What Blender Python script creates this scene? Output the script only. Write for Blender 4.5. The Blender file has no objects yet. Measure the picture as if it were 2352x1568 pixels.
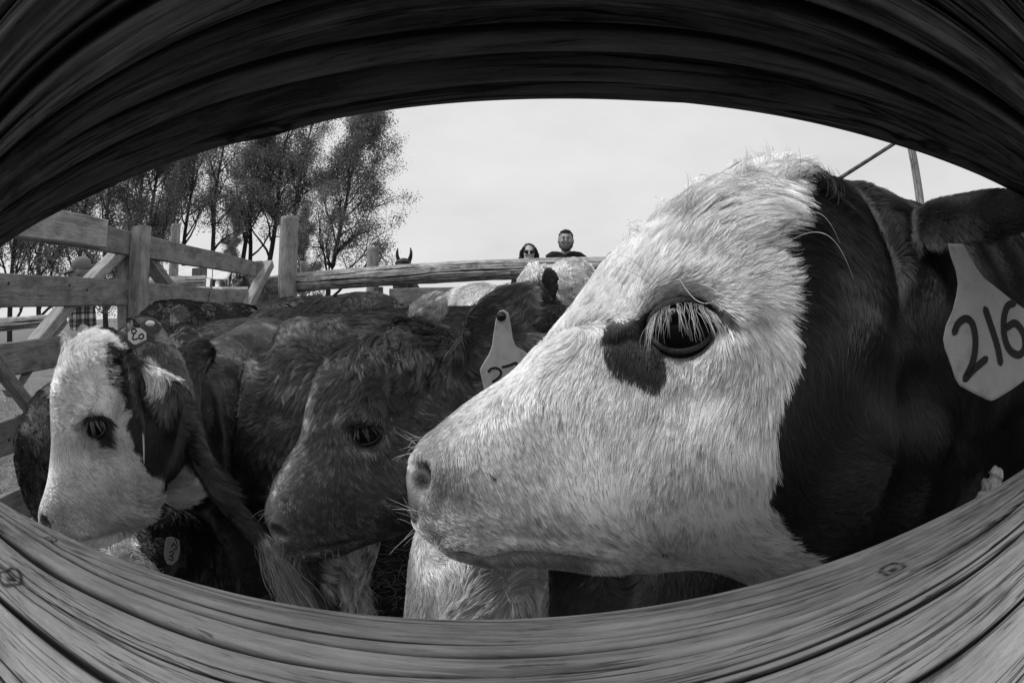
import bpy, bmesh, math, random
import numpy as np
from mathutils import Vector, Matrix
from mathutils.bvhtree import BVHTree
from mathutils.kdtree import KDTree
rng = np.random.default_rng(7)
random.seed(7)
S = bpy.context.scene
C = S.collection
rad = math.radians

# ------------------------------------------------------------------ camera
CAMZ = 0.95
PITCH = -4.0
FL = 16.6
cd = bpy.data.cameras.new('camera')
cam = bpy.data.objects.new('camera', cd)
C.objects.link(cam)
cam.location = (0, 0, CAMZ)
cam.rotation_euler = (rad(90 + PITCH), 0, 0)
cd.type = 'PANO'
cd.sensor_width = 36
cd.sensor_height = 24
for holder in (cd, getattr(cd, 'cycles', None)):
    try:
        holder.panorama_type = 'FISHEYE_EQUISOLID'
        holder.fisheye_lens = FL
        holder.fisheye_fov = math.pi
    except Exception:
        pass
cd.clip_start = 0.005
cd.clip_end = 2000
S.camera = cam

# ------------------------------------------------------------------ light
S.view_settings.view_transform = 'Standard'
S.view_settings.look = 'None'
S.view_settings.exposure = 0.75
S.view_settings.gamma = 1
W = bpy.data.worlds.new('World')
S.world = W
W.use_nodes = True
nt = W.node_tree
nt.nodes.clear()
wo = nt.nodes.new('ShaderNodeOutputWorld')
bg = nt.nodes.new('ShaderNodeBackground')
SUN_EL, SUN_AZ = 50, -95        # azimuth: clockwise from +Y
sky = nt.nodes.new('ShaderNodeTexSky')
sky.sky_type = 'NISHITA'
sky.sun_disc = False
sky.sun_elevation = rad(SUN_EL)
sky.sun_rotation = rad(SUN_AZ)
sky.air_density = 0.6
sky.dust_density = 6
bwn = nt.nodes.new('ShaderNodeRGBToBW')
nt.links.new(sky.outputs[0], bwn.inputs[0])
# an even cloud layer in front of the sky, a little mottled
tc = nt.nodes.new('ShaderNodeTexCoord')
mp = nt.nodes.new('ShaderNodeMapping')
mp.inputs['Scale'].default_value = (1.1, 1.1, 2.6)
nt.links.new(tc.outputs['Generated'], mp.inputs[0])
nz = nt.nodes.new('ShaderNodeTexNoise')
nz.inputs['Scale'].default_value = 2.2
nz.inputs['Detail'].default_value = 5
nz.inputs['Roughness'].default_value = 0.55
nt.links.new(mp.outputs[0], nz.inputs['Vector'])
mr = nt.nodes.new('ShaderNodeMapRange')
mr.inputs[1].default_value = 0.3
mr.inputs[2].default_value = 0.7
mr.inputs[3].default_value = 7.3
mr.inputs[4].default_value = 8.6
nt.links.new(nz.outputs[0], mr.inputs[0])
mx = nt.nodes.new('ShaderNodeMix')
mx.data_type = 'FLOAT'
mx.inputs[0].default_value = 0.93
nt.links.new(bwn.outputs[0], mx.inputs[2])
nt.links.new(mr.outputs[0], mx.inputs[3])
cmb = nt.nodes.new('ShaderNodeCombineColor')
for k in range(3):
    nt.links.new(mx.outputs[0], cmb.inputs[k])
nt.links.new(cmb.outputs[0], bg.inputs[0])
bg.inputs[1].default_value = 0.0606
nt.links.new(bg.outputs[0], wo.inputs[0])
sd = bpy.data.lights.new('sun', 'SUN')
sd.energy = 1.5
sd.angle = rad(22)
sun = bpy.data.objects.new('sun', sd)
C.objects.link(sun)
sun.location = (0, 0, 20)
_sv = Vector((math.sin(rad(SUN_AZ)) * math.cos(rad(SUN_EL)), math.cos(rad(SUN_AZ)) * math.cos(rad(SUN_EL)), math.sin(rad(SUN_EL))))
sun.rotation_euler = _sv.to_track_quat('Z', 'Y').to_euler()
S.cycles.max_bounces = 6
S.cycles.diffuse_bounces = 3
S.cycles.transparent_max_bounces = 8
try:
    S.cycles_curves.shape = 'RIBBONS'
    S.cycles_curves.subdivisions = 2
except Exception:
    pass

# ------------------------------------------------------------------ measuring
CAMP = np.array([0, 0, CAMZ])
_p = rad(PITCH)
def ray(px, py):
    x = (np.asarray(px, float) - 1176) / 1176 * 18
    z = (784 - np.asarray(py, float)) / 1176 * 18
    r = np.hypot(x, z) + 1e-9
    th = 2 * np.arcsin(np.clip(r / (2 * FL), 0, 1))
    X, Y, Z = np.sin(th) * x / r, np.cos(th), np.sin(th) * z / r
    return np.stack([X, Y * np.cos(_p) - Z * np.sin(_p), Y * np.sin(_p) + Z * np.cos(_p)], -1)
def at(px, py, dist):
    """world point seen at (px,py) of the photograph, at a given distance from the camera"""
    return CAMP + ray(px, py) * dist
def onplane(px, py, p0, n):
    d = ray(px, py)
    t = ((np.asarray(p0) - CAMP) @ n) / (d @ n)
    return CAMP + d * np.asarray(t)[..., None]
def proj(P):
    d = np.asarray(P) - CAMP
    d = d / np.linalg.norm(d, axis=-1, keepdims=True)
    X = d[..., 0]
    Y = d[..., 1] * np.cos(_p) + d[..., 2] * np.sin(_p)
    Z = -d[..., 1] * np.sin(_p) + d[..., 2] * np.cos(_p)
    th = np.arccos(np.clip(Y, -1, 1))
    r = 2 * FL * np.sin(th / 2)
    h = np.hypot(X, Z) + 1e-9
    return np.stack([1176 + X / h * r / 18 * 1176, 784 - Z / h * r / 18 * 1176], -1)
def nrm(v):
    v = np.asarray(v, float)
    return v / (np.linalg.norm(v, axis=-1, keepdims=True) + 1e-12)

# ------------------------------------------------------------------ objects
def tag(o, label=None, cat=None, group=None, kind=None):
    if label: o['label'] = label
    if cat: o['category'] = cat
    if group: o['group'] = group
    if kind: o['kind'] = kind
    return o
def empty(name, loc, label, cat, group=None, rz=0):
    o = bpy.data.objects.new(name, None)
    C.objects.link(o)
    o.location = loc
    o.rotation_euler = (0, 0, rz)
    return tag(o, label, cat, group)
def mesh_obj(name, V, F, mat, parent=None, smooth=True, attrs=None):
    me = bpy.data.meshes.new(name)
    V = np.asarray(V, np.float32)
    if parent is not None:
        V = V - np.array(parent_loc(parent), np.float32)
    if isinstance(F, np.ndarray):
        n = F.shape[1]
        me.vertices.add(len(V)); me.vertices.foreach_set('co', V.ravel())
        me.loops.add(F.size); me.loops.foreach_set('vertex_index', F.ravel().astype(np.int32))
        me.polygons.add(len(F))
        me.polygons.foreach_set('loop_start', np.arange(0, F.size, n, dtype=np.int32))
        me.update(calc_edges=True)
    else:
        me.from_pydata([tuple(map(float, v)) for v in V], [], [tuple(int(i) for i in f) for f in F])
    if smooth:
        me.polygons.foreach_set('use_smooth', np.ones(len(me.polygons), bool))
    for k, a in (attrs or {}).items():
        at_ = me.attributes.new(k, 'FLOAT', 'POINT')
        at_.data.foreach_set('value', np.asarray(a, np.float32))
    me.validate()
    if mat: me.materials.append(mat)
    o = bpy.data.objects.new(name, me)
    C.objects.link(o)
    if parent is not None: o.parent = parent
    return o
def parent_loc(p):
    v = np.zeros(3)
    while p is not None:
        v += np.array(p.location); p = p.parent
    return v

class MB:
    def __init__(s): s.V = []; s.F = []
    def add(s, V, F):
        b = len(s.V)
        s.V += [tuple(map(float, v)) for v in V]
        s.F += [tuple(int(i) + b for i in f) for f in F]
        return s
    def build(s, name, mat, parent=None, smooth=True):
        return mesh_obj(name, s.V, s.F, mat, parent, smooth)
def frame(d, up=(0, 0, 1)):
    d = nrm(d); up = np.asarray(up, float)
    if abs(d @ nrm(up)) > .98: up = np.array([1., 0, 0])
    x = nrm(np.cross(up, d)); y = np.cross(d, x)
    return x, y, d
def box(p0, p1, w, h, up=(0, 0, 1), bev=.0, ends=(0, 0)):
    """beam from p0 to p1, w across, h along up, chamfered edges"""
    p0 = np.asarray(p0, float); p1 = np.asarray(p1, float)
    x, y, d = frame(p1 - p0, up)
    b = bev if bev else min(w, h) * .06
    pts = [(-w/2+b, -h/2), (w/2-b, -h/2), (w/2, -h/2+b), (w/2, h/2-b), (w/2-b, h/2), (-w/2+b, h/2), (-w/2, h/2-b), (-w/2, -h/2+b)]
    V = []; n = 8
    L = np.linalg.norm(p1 - p0)
    for t, sc in ((0, .0), (0, 1), (1, 1), (1, 0)):
        off = {0: b if sc else 0, 1: -b if sc else 0}[t]
        for (a, c) in pts:
            s = 1 if sc else 1 - 2 * b / max(w, h)
            V.append(p0 + d * (t * L + off) + x * a * s + y * c * s)
    F = []
    for k in range(3):
        for i in range(n):
            F.append((k*n+i, k*n+(i+1) % n, (k+1)*n+(i+1) % n, (k+1)*n+i))
    F.append(tuple(range(n))[::-1]); F.append(tuple(range(3*n, 4*n)))
    return V, F
def loft(rings, closed_ends=True):
    """rings: (m, k, 3)"""
    R = np.asarray(rings, float)
    m, k, _ = R.shape
    V = R.reshape(-1, 3)
    i, j = np.meshgrid(np.arange(m - 1), np.arange(k), indexing='ij')
    a = i * k + j; b = i * k + (j + 1) % k
    F = np.stack([a, b, b + k, a + k], -1).reshape(-1, 4)
    F = [tuple(f) for f in F]
    if closed_ends:
        V = np.vstack([V, R[0].mean(0), R[-1].mean(0)])
        c0, c1 = m * k, m * k + 1
        F += [(c0, (q + 1) % k, q) for q in range(k)]
        F += [(c1, (m-1)*k + q, (m-1)*k + (q+1) % k) for q in range(k)]
    return V, F
def catmull(P, n):
    P = np.asarray(P, float)
    if len(P) < 3:
        t = np.linspace(0, 1, n)[:, None]; return P[0] * (1-t) + P[-1] * t
    Q = np.vstack([2*P[0]-P[1], P, 2*P[-1]-P[-2]])
    out = []
    ts = np.linspace(0, len(P) - 1 - 1e-9, n)
    for t in ts:
        i = int(t); f = t - i
        p0, p1, p2, p3 = Q[i], Q[i+1], Q[i+2], Q[i+3]
        out.append(.5 * ((2*p1) + (-p0+p2)*f + (2*p0-5*p1+4*p2-p3)*f*f + (-p0+3*p1-3*p2+p3)*f**3))
    return np.array(out)
def tube(P, R, k=16, n=None, up=(0, 0, 1), flat=None):
    """tapered tube through points P with radii R (scalar or (across, along up))"""
    P = np.asarray(P, float)
    R = np.asarray([(r, r) if np.isscalar(r) else r for r in R], float)
    if n: 
        A = catmull(np.hstack([P, R]), n); P, R = A[:, :3], np.abs(A[:, 3:5])
    T = np.gradient(P, axis=0)
    ph = np.linspace(0, 2*np.pi, k, endpoint=False)
    rings = []
    for p, t, r in zip(P, T, R):
        x, y, _ = frame(t, up)
        rings.append(p + np.outer(np.cos(ph) * r[0], x) + np.outer(np.sin(ph) * r[1], y))
    return loft(rings)
def ball(c, r, k=16, m=10):
    r = np.ones(3) * r
    rings = []
    for a in np.linspace(.03, np.pi-.03, m):
        ph = np.linspace(0, 2*np.pi, k, endpoint=False)
        rings.append(np.stack([np.sin(a)*np.cos(ph)*r[0], np.sin(a)*np.sin(ph)*r[1], np.cos(a)*r[2]+0*ph], -1) + np.asarray(c))
    V, F = loft(rings)
    return V, [f[::-1] for f in F]

# cheap smooth 3-D noise
class SN:
    def __init__(s, seed, sc, n=24):
        g = np.random.default_rng(seed)
        s.k = g.normal(size=(n, 3)) * sc; s.p = g.uniform(0, 6.28, n); s.n = n
    def __call__(s, P): return np.sin(np.asarray(P) @ s.k.T + s.p).sum(-1) / math.sqrt(s.n / 2)
def snv(seed, sc):
    a, b, c = SN(seed, sc), SN(seed+1, sc), SN(seed+2, sc)
    return lambda P: np.stack([a(P), b(P), c(P)], -1)

# ------------------------------------------------------------------ materials
def mat(name, base=.5, rough=.7, spec=.3, build=None):
    m = bpy.data.materials.new(name)
    m.use_nodes = True
    t = m.node_tree
    b = t.nodes['Principled BSDF']
    b.inputs['Base Color'].default_value = (base, base, base, 1)
    b.inputs['Roughness'].default_value = rough
    b.inputs['Specular IOR Level'].default_value = spec
    if build: build(t, b)
    return m
def nd(t, typ, **kw):
    n = t.nodes.new(typ)
    for k, v in kw.items():
        if k.startswith('i_'): n.inputs[k[2:].replace('_', ' ')].default_value = v
        else: setattr(n, k, v)
    return n
def ramp(t, src, stops):
    r = t.nodes.new('ShaderNodeValToRGB')
    e = r.color_ramp.elements
    while len(e) < len(stops): e.new(.5)
    for q, (p, v) in zip(e, stops):
        q.position = p; q.color = (v, v, v, 1)
    t.links.new(src, r.inputs[0])
    return r.outputs[0]
def mth(t, op, a, b=None, c=None):
    n = t.nodes.new('ShaderNodeMath'); n.operation = op
    for i, v in enumerate((a, b, c)):
        if v is None: continue
        if isinstance(v, (int, float)): n.inputs[i].default_value = v
        else: t.links.new(v, n.inputs[i])
    return n.outputs[0]
def noise(t, vec, scale, detail=4, rough=.55, dist=0):
    n = nd(t, 'ShaderNodeTexNoise')
    n.inputs['Scale'].default_value = scale; n.inputs['Detail'].default_value = detail
    n.inputs['Roughness'].default_value = rough; n.inputs['Distortion'].default_value = dist
    if vec is not None: t.links.new(vec, n.inputs['Vector'])
    return n.outputs[0]
def obj_vec(t, scale=(1, 1, 1), rot=(0, 0, 0), src='Object'):
    c = nd(t, 'ShaderNodeTexCoord'); m = nd(t, 'ShaderNodeMapping')
    m.inputs['Scale'].default_value = scale; m.inputs['Rotation'].default_value = rot
    t.links.new(c.outputs[src], m.inputs[0])
    return m.outputs[0]
def attr(t, name):
    a = nd(t, 'ShaderNodeAttribute'); a.attribute_name = name
    return a.outputs['Fac']
def bump(t, b, h, strength=.5, dist=.002):
    n = nd(t, 'ShaderNodeBump'); n.inputs['Strength'].default_value = strength; n.inputs['Distance'].default_value = dist
    t.links.new(h, n.inputs['Height']); t.links.new(n.outputs[0], b.inputs['Normal'])

def wood_mat(name, lo, hi, scale=1.0, crack=True, bstr=.6):
    """weathered timber; the grain runs along attributes gu (m along), gv, gw (m across)"""
    def bld(t, b):
        cx = nd(t, 'ShaderNodeCombineXYZ')
        for i, a in enumerate(('gu', 'gv', 'gw')):
            t.links.new(mth(t, 'MULTIPLY', attr(t, a), (45., 620., 620.)[i] * scale), cx.inputs[i])
        v = cx.outputs[0]
        g1 = noise(t, v, 1.0, 8, .72, .5)
        c2 = nd(t, 'ShaderNodeCombineXYZ')
        for i, a in enumerate(('gu', 'gv', 'gw')):
            t.links.new(mth(t, 'MULTIPLY', attr(t, a), (9., 170., 170.)[i] * scale), c2.inputs[i])
        g2 = noise(t, c2.outputs[0], 1.0, 6, .7, 1.0)
        c3 = nd(t, 'ShaderNodeCombineXYZ')
        for i, a in enumerate(('gu', 'gv', 'gw')):
            t.links.new(mth(t, 'MULTIPLY', attr(t, a), (14., 26., 26.)[i] * scale), c3.inputs[i])
        g3 = noise(t, c3.outputs[0], 1.0, 5, .6)
        s = mth(t, 'ADD', mth(t, 'MULTIPLY', g1, .38), mth(t, 'ADD', mth(t, 'MULTIPLY', g2, .14), mth(t, 'MULTIPLY', g3, .48)))
        col = ramp(t, s, [(.34, lo * .9), (.42, lo * 1.35), (.48, lo * .4 + hi * .6), (.56, hi), (.66, hi * 1.15)])
        fine = noise(t, v, 2.3, 3, .8)
        c4 = nd(t, 'ShaderNodeCombineXYZ')
        for i, a in enumerate(('gu', 'gv', 'gw')):
            t.links.new(mth(t, 'MULTIPLY', attr(t, a), (3.0, 190., 190.)[i] * scale), c4.inputs[i])
        ln = noise(t, c4.outputs[0], 1.0, 4, .62, .25)
        hair_ = ramp(t, mth(t, 'ABSOLUTE', mth(t, 'SUBTRACT', ln, .5)), [(0., .06), (.008, .2), (.019, 1.)])
        c5 = nd(t, 'ShaderNodeCombineXYZ')
        for i, a in enumerate(('gu', 'gv', 'gw')):
            t.links.new(mth(t, 'MULTIPLY', attr(t, a), (7., 30., 30.)[i] * scale), c5.inputs[i])
        msk = ramp(t, noise(t, c5.outputs[0], 1.0, 3, .5), [(.50, 0.), (.60, 1.)])
        hair_ = mth(t, 'MAXIMUM', hair_, msk)
        ln2 = ramp(t, mth(t, 'ABSOLUTE', mth(t, 'SUBTRACT', g2, .46)), [(0., .35), (.012, 1.)])
        cr0 = ramp(t, g2, [(.28, .3), (.32, .65), (.35, 1.)])
        cr = mth(t, 'MULTIPLY', mth(t, 'MULTIPLY', cr0, hair_), ramp(t, g1, [(.30, .35), (.38, 1.)]))
        m = nd(t, 'ShaderNodeMix'); m.data_type = 'RGBA'; m.blend_type = 'MULTIPLY'; m.inputs[0].default_value = .8
        t.links.new(col, m.inputs[6]); t.links.new(cr, m.inputs[7])
        m2 = nd(t, 'ShaderNodeMix'); m2.data_type = 'RGBA'; m2.blend_type = 'MULTIPLY'; m2.inputs[0].default_value = 1
        gr = mth(t, 'MULTIPLY', mth(t, 'ADD', attr(t, 'groove'), 0.0), 1.0)
        gc = ramp(t, gr, [(0., 1.), (.15, .85), (.42, .16), (1., .04)])
        t.links.new(m.outputs[2], m2.inputs[6]); t.links.new(gc, m2.inputs[7])
        t.links.new(m2.outputs[2], b.inputs['Base Color'])
        h = mth(t, 'ADD', mth(t, 'MULTIPLY', cr, .5), mth(t, 'ADD', mth(t, 'MULTIPLY', g1, .6), mth(t, 'MULTIPLY', fine, .3)))
        bump(t, b, h, bstr, .0022 / scale)
    return mat(name, .3, .82, .25, bld)

# ------------------------------------------------------------------ animals: shared shapes
def arr_mesh(o):
    dg = bpy.context.evaluated_depsgraph_get()
    ev = o.evaluated_get(dg); me = ev.to_mesh()
    V = np.empty(len(me.vertices) * 3, np.float32); me.vertices.foreach_get('co', V); V = V.reshape(-1, 3).astype(float)
    ls = np.empty(len(me.loops), np.int32); me.loops.foreach_get('vertex_index', ls)
    n = len(me.polygons); st = np.empty(n, np.int32); tot = np.empty(n, np.int32)
    me.polygons.foreach_get('loop_start', st); me.polygons.foreach_get('loop_total', tot)
    ev.to_mesh_clear()
    q = st[tot == 4]; F = ls[q[:, None] + np.arange(4)]
    t3 = st[tot == 3]
    if len(t3):
        T = ls[t3[:, None] + np.array([0, 1, 2, 2])]; F = np.vstack([F, T])
    return V, F
def relax(V, F, it, lam=.5, w=None):
    E = np.vstack([F[:, [0, 1]], F[:, [1, 2]], F[:, [2, 3]], F[:, [3, 0]]])
    E = E[E[:, 0] != E[:, 1]]
    cnt = np.bincount(E[:, 0], minlength=len(V)) + np.bincount(E[:, 1], minlength=len(V))
    cnt = np.maximum(cnt, 1)[:, None]
    ww = lam if w is None else lam * w[:, None]
    for _ in range(it):
        A = np.stack([np.bincount(E[:, 0], V[E[:, 1], c], len(V)) + np.bincount(E[:, 1], V[E[:, 0], c], len(V)) for c in range(3)], -1)
        V = V + ww * (A / cnt - V)
    return V
def vnormals(V, F):
    n = np.cross(V[F[:, 2]] - V[F[:, 0]], V[F[:, 3]] - V[F[:, 1]])
    N = np.stack([sum(np.bincount(F[:, k], n[:, c], len(V)) for k in range(4)) for c in range(3)], -1)
    return nrm(N)
def fuse(parts, voxel, it=8):
    mb = MB()
    for V, F in parts: mb.add(V, F)
    me = bpy.data.meshes.new('tmp'); me.from_pydata(mb.V, [], mb.F)
    bm = bmesh.new(); bm.from_mesh(me); bmesh.ops.recalc_face_normals(bm, faces=bm.faces); bm.to_mesh(me); bm.free()
    o = bpy.data.objects.new('tmp', me); C.objects.link(o)
    m = o.modifiers.new('r', 'REMESH'); m.mode = 'VOXEL'; m.voxel_size = voxel; m.adaptivity = 0
    V, F = arr_mesh(o)
    bpy.data.objects.remove(o); bpy.data.meshes.remove(me)
    V = relax(V, F, it)
    return V, F
def bvh(V, F): return BVHTree.FromPolygons([tuple(v) for v in V.tolist()], F.tolist())
def hit(bv, px, py):
    d = ray(px, py)
    h = bv.ray_cast(Vector(CAMP), Vector(d))
    if h[0] is None:
        # slide towards the middle of the shape until the ray meets it
        h = bv.find_nearest(Vector(CAMP + d * hit.dist))
        return np.array(h[0]), np.array(h[1])
    return np.array(h[0]), np.array(h[1])
hit.dist = .4
def smooth_attr(a, F, it=3):
    return relax(np.repeat(np.asarray(a, float)[:, None], 3, 1), F, it)[:, 0]
def inpoly(Q, poly):
    x, y = Q[:, 0], Q[:, 1]; r = np.zeros(len(Q), bool)
    P = np.asarray(poly, float); j = len(P) - 1
    for i in range(len(P)):
        xi, yi = P[i]; xj, yj = P[j]
        c = ((yi > y) != (yj > y)) & (x < (xj - xi) * (y - yi) / (yj - yi + 1e-12) + xi)
        r ^= c; j = i
    return r
def segdist(Q, poly, closed=True):
    P = np.asarray(poly, float); d = np.full(len(Q), 1e9)
    m = len(P) if closed else len(P) - 1
    for i in range(m):
        a, b = P[i], P[(i+1) % len(P)]; ab = b - a
        t = np.clip(((Q - a) @ ab) / (ab @ ab + 1e-12), 0, 1)
        d = np.minimum(d, np.linalg.norm(Q - a - t[:, None] * ab, axis=1))
    return d
def ss(a, b, x):
    t = np.clip((x - a) / (b - a), 0, 1); return t * t * (3 - 2 * t)

def head_rings(p0, lat, st, n=44, k=40, shrink=0.0):
    """skull and muzzle from the traced profile: st = [(top x, top y, bottom x, bottom y, half width, widest height, squareness)]"""
    lat = nrm(lat)
    A = catmull(np.array(st, float), n)
    ph = np.linspace(0, 2*np.pi, k, endpoint=False)
    rings = []
    for tx, ty, bx, by, w, m, e in A:
        w = max(w, .004)
        s, c = np.sin(ph), np.cos(ph)
        cx = np.sign(s) * np.abs(s) ** (2 / e)
        cc = np.sign(c) * np.abs(c) ** (2 / e)
        v = np.where(cc > 0, m * (1 - cc), m - (1 - m) * cc)     # 0 top .. 1 bottom
        T0, B0 = np.array([tx, ty]), np.array([bx, by])
        T, B = T0.copy(), B0.copy()
        L = np.linalg.norm(T0 - B0); u = (T0 - B0) / L
        for it in range(7):
            T3, B3 = onplane(*T, p0, lat), onplane(*B, p0, lat)
            P = T3 + v[:, None] * (B3 - T3) + (cx * w)[:, None] * lat
            q = (proj(P) - B0) @ u
            T = T - u * (q.max() - L) * .8; B = B - u * q.min() * .8
            if (T - B) @ u < .15 * L:
                mid = (T + B) / 2; T = mid + u * .075 * L; B = mid - u * .075 * L
        rings.append(P)
    return loft(rings)
def ear(base, tip, W, opn, a0=2.2, a1=.9, a2=.5, thick=.006, bend=(0, 0, 0), n=16, k=14, peak=.5):
    base = np.asarray(base, float); tip = np.asarray(tip, float)
    ax = nrm(tip - base); L = np.linalg.norm(tip - base)
    opn = np.asarray(opn, float); opn = nrm(opn - ax * (opn @ ax)); ac = np.cross(ax, opn)
    rings = []
    for s in np.linspace(0, 1, n):
        w = W * (max(0, math.sin(math.pi * min(1, (.16 + .84 * s) ** (math.log(.5) / math.log(peak))))) ** .7 * .98 + .02)
        w *= 1 if s > .0 else .8
        A = np.interp(s, [0, .35, 1], [a0, a1, a2])
        r = w / A if A > 1 else w / math.sin(A) if A > .1 else w
        c = base + ax * L * s + np.asarray(bend) * (4 * s * (1 - s))
        tt = np.linspace(-1, 1, k) * A
        outer = c + np.outer(np.sin(tt) * r, ac) + np.outer(r * (1 - np.cos(tt)), opn)
        r2 = max(r - thick, r * .3)
        inner = c + opn * (r - r2) + np.outer(np.sin(tt) * r2, ac) + np.outer(r2 * (1 - np.cos(tt)), opn)
        rings.append(np.vstack([outer, inner[::-1]]))
    return loft(rings)
def leg(top, knee, foot, rt=.06, rk=.035, rf=.024):
    top, knee, foot = map(np.asarray, (top, knee, foot))
    hoof = foot + np.array([0, 0, .0])
    P = [top, (top*.5+knee*.5), knee, knee*.5+foot*.5+np.array([0,0,.02]), foot+np.array([0,0,.10]), foot+np.array([0,0,.05]), hoof+np.array([0,0,.004])]
    return tube(P, [rt, rt*.72, rk, rk*.74, rf*1.25, rf*1.1, rf*1.35], k=14, n=26)

HAIRMAT = {}
def hair_mat(name='fur'):
    m = bpy.data.materials.new(name); m.use_nodes = True
    t = m.node_tree; t.nodes.clear()
    out = nd(t, 'ShaderNodeOutputMaterial')
    a = attr(t, 'tint')
    info = nd(t, 'ShaderNodeHairInfo')
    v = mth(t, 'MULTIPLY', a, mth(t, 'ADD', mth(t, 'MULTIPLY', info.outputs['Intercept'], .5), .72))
    c = nd(t, 'ShaderNodeCombineColor')
    for i in range(3): t.links.new(v, c.inputs[i])
    d = nd(t, 'ShaderNodeBsdfDiffuse'); t.links.new(c.outputs[0], d.inputs[0])
    h = nd(t, 'ShaderNodeBsdfHair', component='Reflection'); h.inputs['RoughnessU'].default_value = .18; h.inputs['RoughnessV'].default_value = .6
    h.inputs['Color'].default_value = (.5, .5, .5, 1)
    hc = nd(t, 'ShaderNodeCombineColor')
    hv = mth(t, 'ADD', mth(t, 'MULTIPLY', v, 1.05), .13)
    for i in range(3): t.links.new(hv, hc.inputs[i])
    t.links.new(hc.outputs[0], h.inputs['Color'])
    mx = nd(t, 'ShaderNodeMixShader'); mx.inputs[0].default_value = .38
    t.links.new(d.outputs[0], mx.inputs[1]); t.links.new(h.outputs[0], mx.inputs[2])
    t.links.new(mx.outputs[0], out.inputs[0])
    return m
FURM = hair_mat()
def hair_obj(name, P, R, tint, parent, mat_=None):
    """P (N,K,3) strand points, R (N,) or (N,K) radii, tint (N,)"""
    N, K, _ = P.shape
    hc = bpy.data.hair_curves.new(name)
    hc.add_curves([K] * N)
    off = np.array(parent_loc(parent))
    hc.position_data.foreach_set('vector', (P - off).astype(np.float32).ravel())
    if R.ndim == 1: R = R[:, None] * np.array([1, .95, .85, .7, .5, .2, .1])[np.linspace(0, 5, K).astype(int)]
    a = hc.attributes.get('radius') or hc.attributes.new('radius', 'FLOAT', 'POINT')
    a.data.foreach_set('value', R.astype(np.float32).ravel())
    a = hc.attributes.new('tint', 'FLOAT', 'CURVE')
    a.data.foreach_set('value', tint.astype(np.float32))
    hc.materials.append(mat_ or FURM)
    o = bpy.data.objects.new(name, hc)
    C.objects.link(o); o.parent = parent
    return o

class Coat:
    """hair direction, length and lift by hand-set points on the skin"""
    def __init__(s): s.P = []; s.D = []; s.L = []; s.A = []
    def add(s, P, D, L=.012, A=.3):
        s.P.append(np.asarray(P, float)); s.D.append(nrm(D)); s.L.append(L); s.A.append(A)
    def arrow(s, bv, x, y, dx, dy, L=.012, A=.3):
        p, n = hit(bv, x, y)
        q = CAMP + ray(x + dx * 8, y + dy * 8) * np.linalg.norm(p - CAMP)
        d = q - p; d -= n * (d @ n)
        s.add(p, d, L, A)
    def mirror(s, p0, lat):
        lat = nrm(lat); p0 = np.asarray(p0, float)
        for i in range(len(s.P)):
            p = s.P[i]; d = s.D[i]
            s.P.append(p - 2 * ((p - p0) @ lat) * lat); s.D.append(d - 2 * (d @ lat) * lat); s.L.append(s.L[i]); s.A.append(s.A[i])
    def __call__(s, Q, eps=.02):
        P = np.array(s.P); D = np.array(s.D); L = np.array(s.L); A = np.array(s.A)
        oD = np.zeros((len(Q), 3)); oL = np.zeros(len(Q)); oA = np.zeros(len(Q))
        for a in range(0, len(Q), 20000):
            q = Q[a:a+20000]
            d2 = ((q[:, None] - P[None]) ** 2).sum(-1) + eps * eps * .25
            w = 1 / d2 ** 2
            w /= w.sum(1, keepdims=True)
            oD[a:a+20000] = w @ D; oL[a:a+20000] = w @ L; oA[a:a+20000] = w @ A
        return nrm(oD), oL, oA

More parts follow.
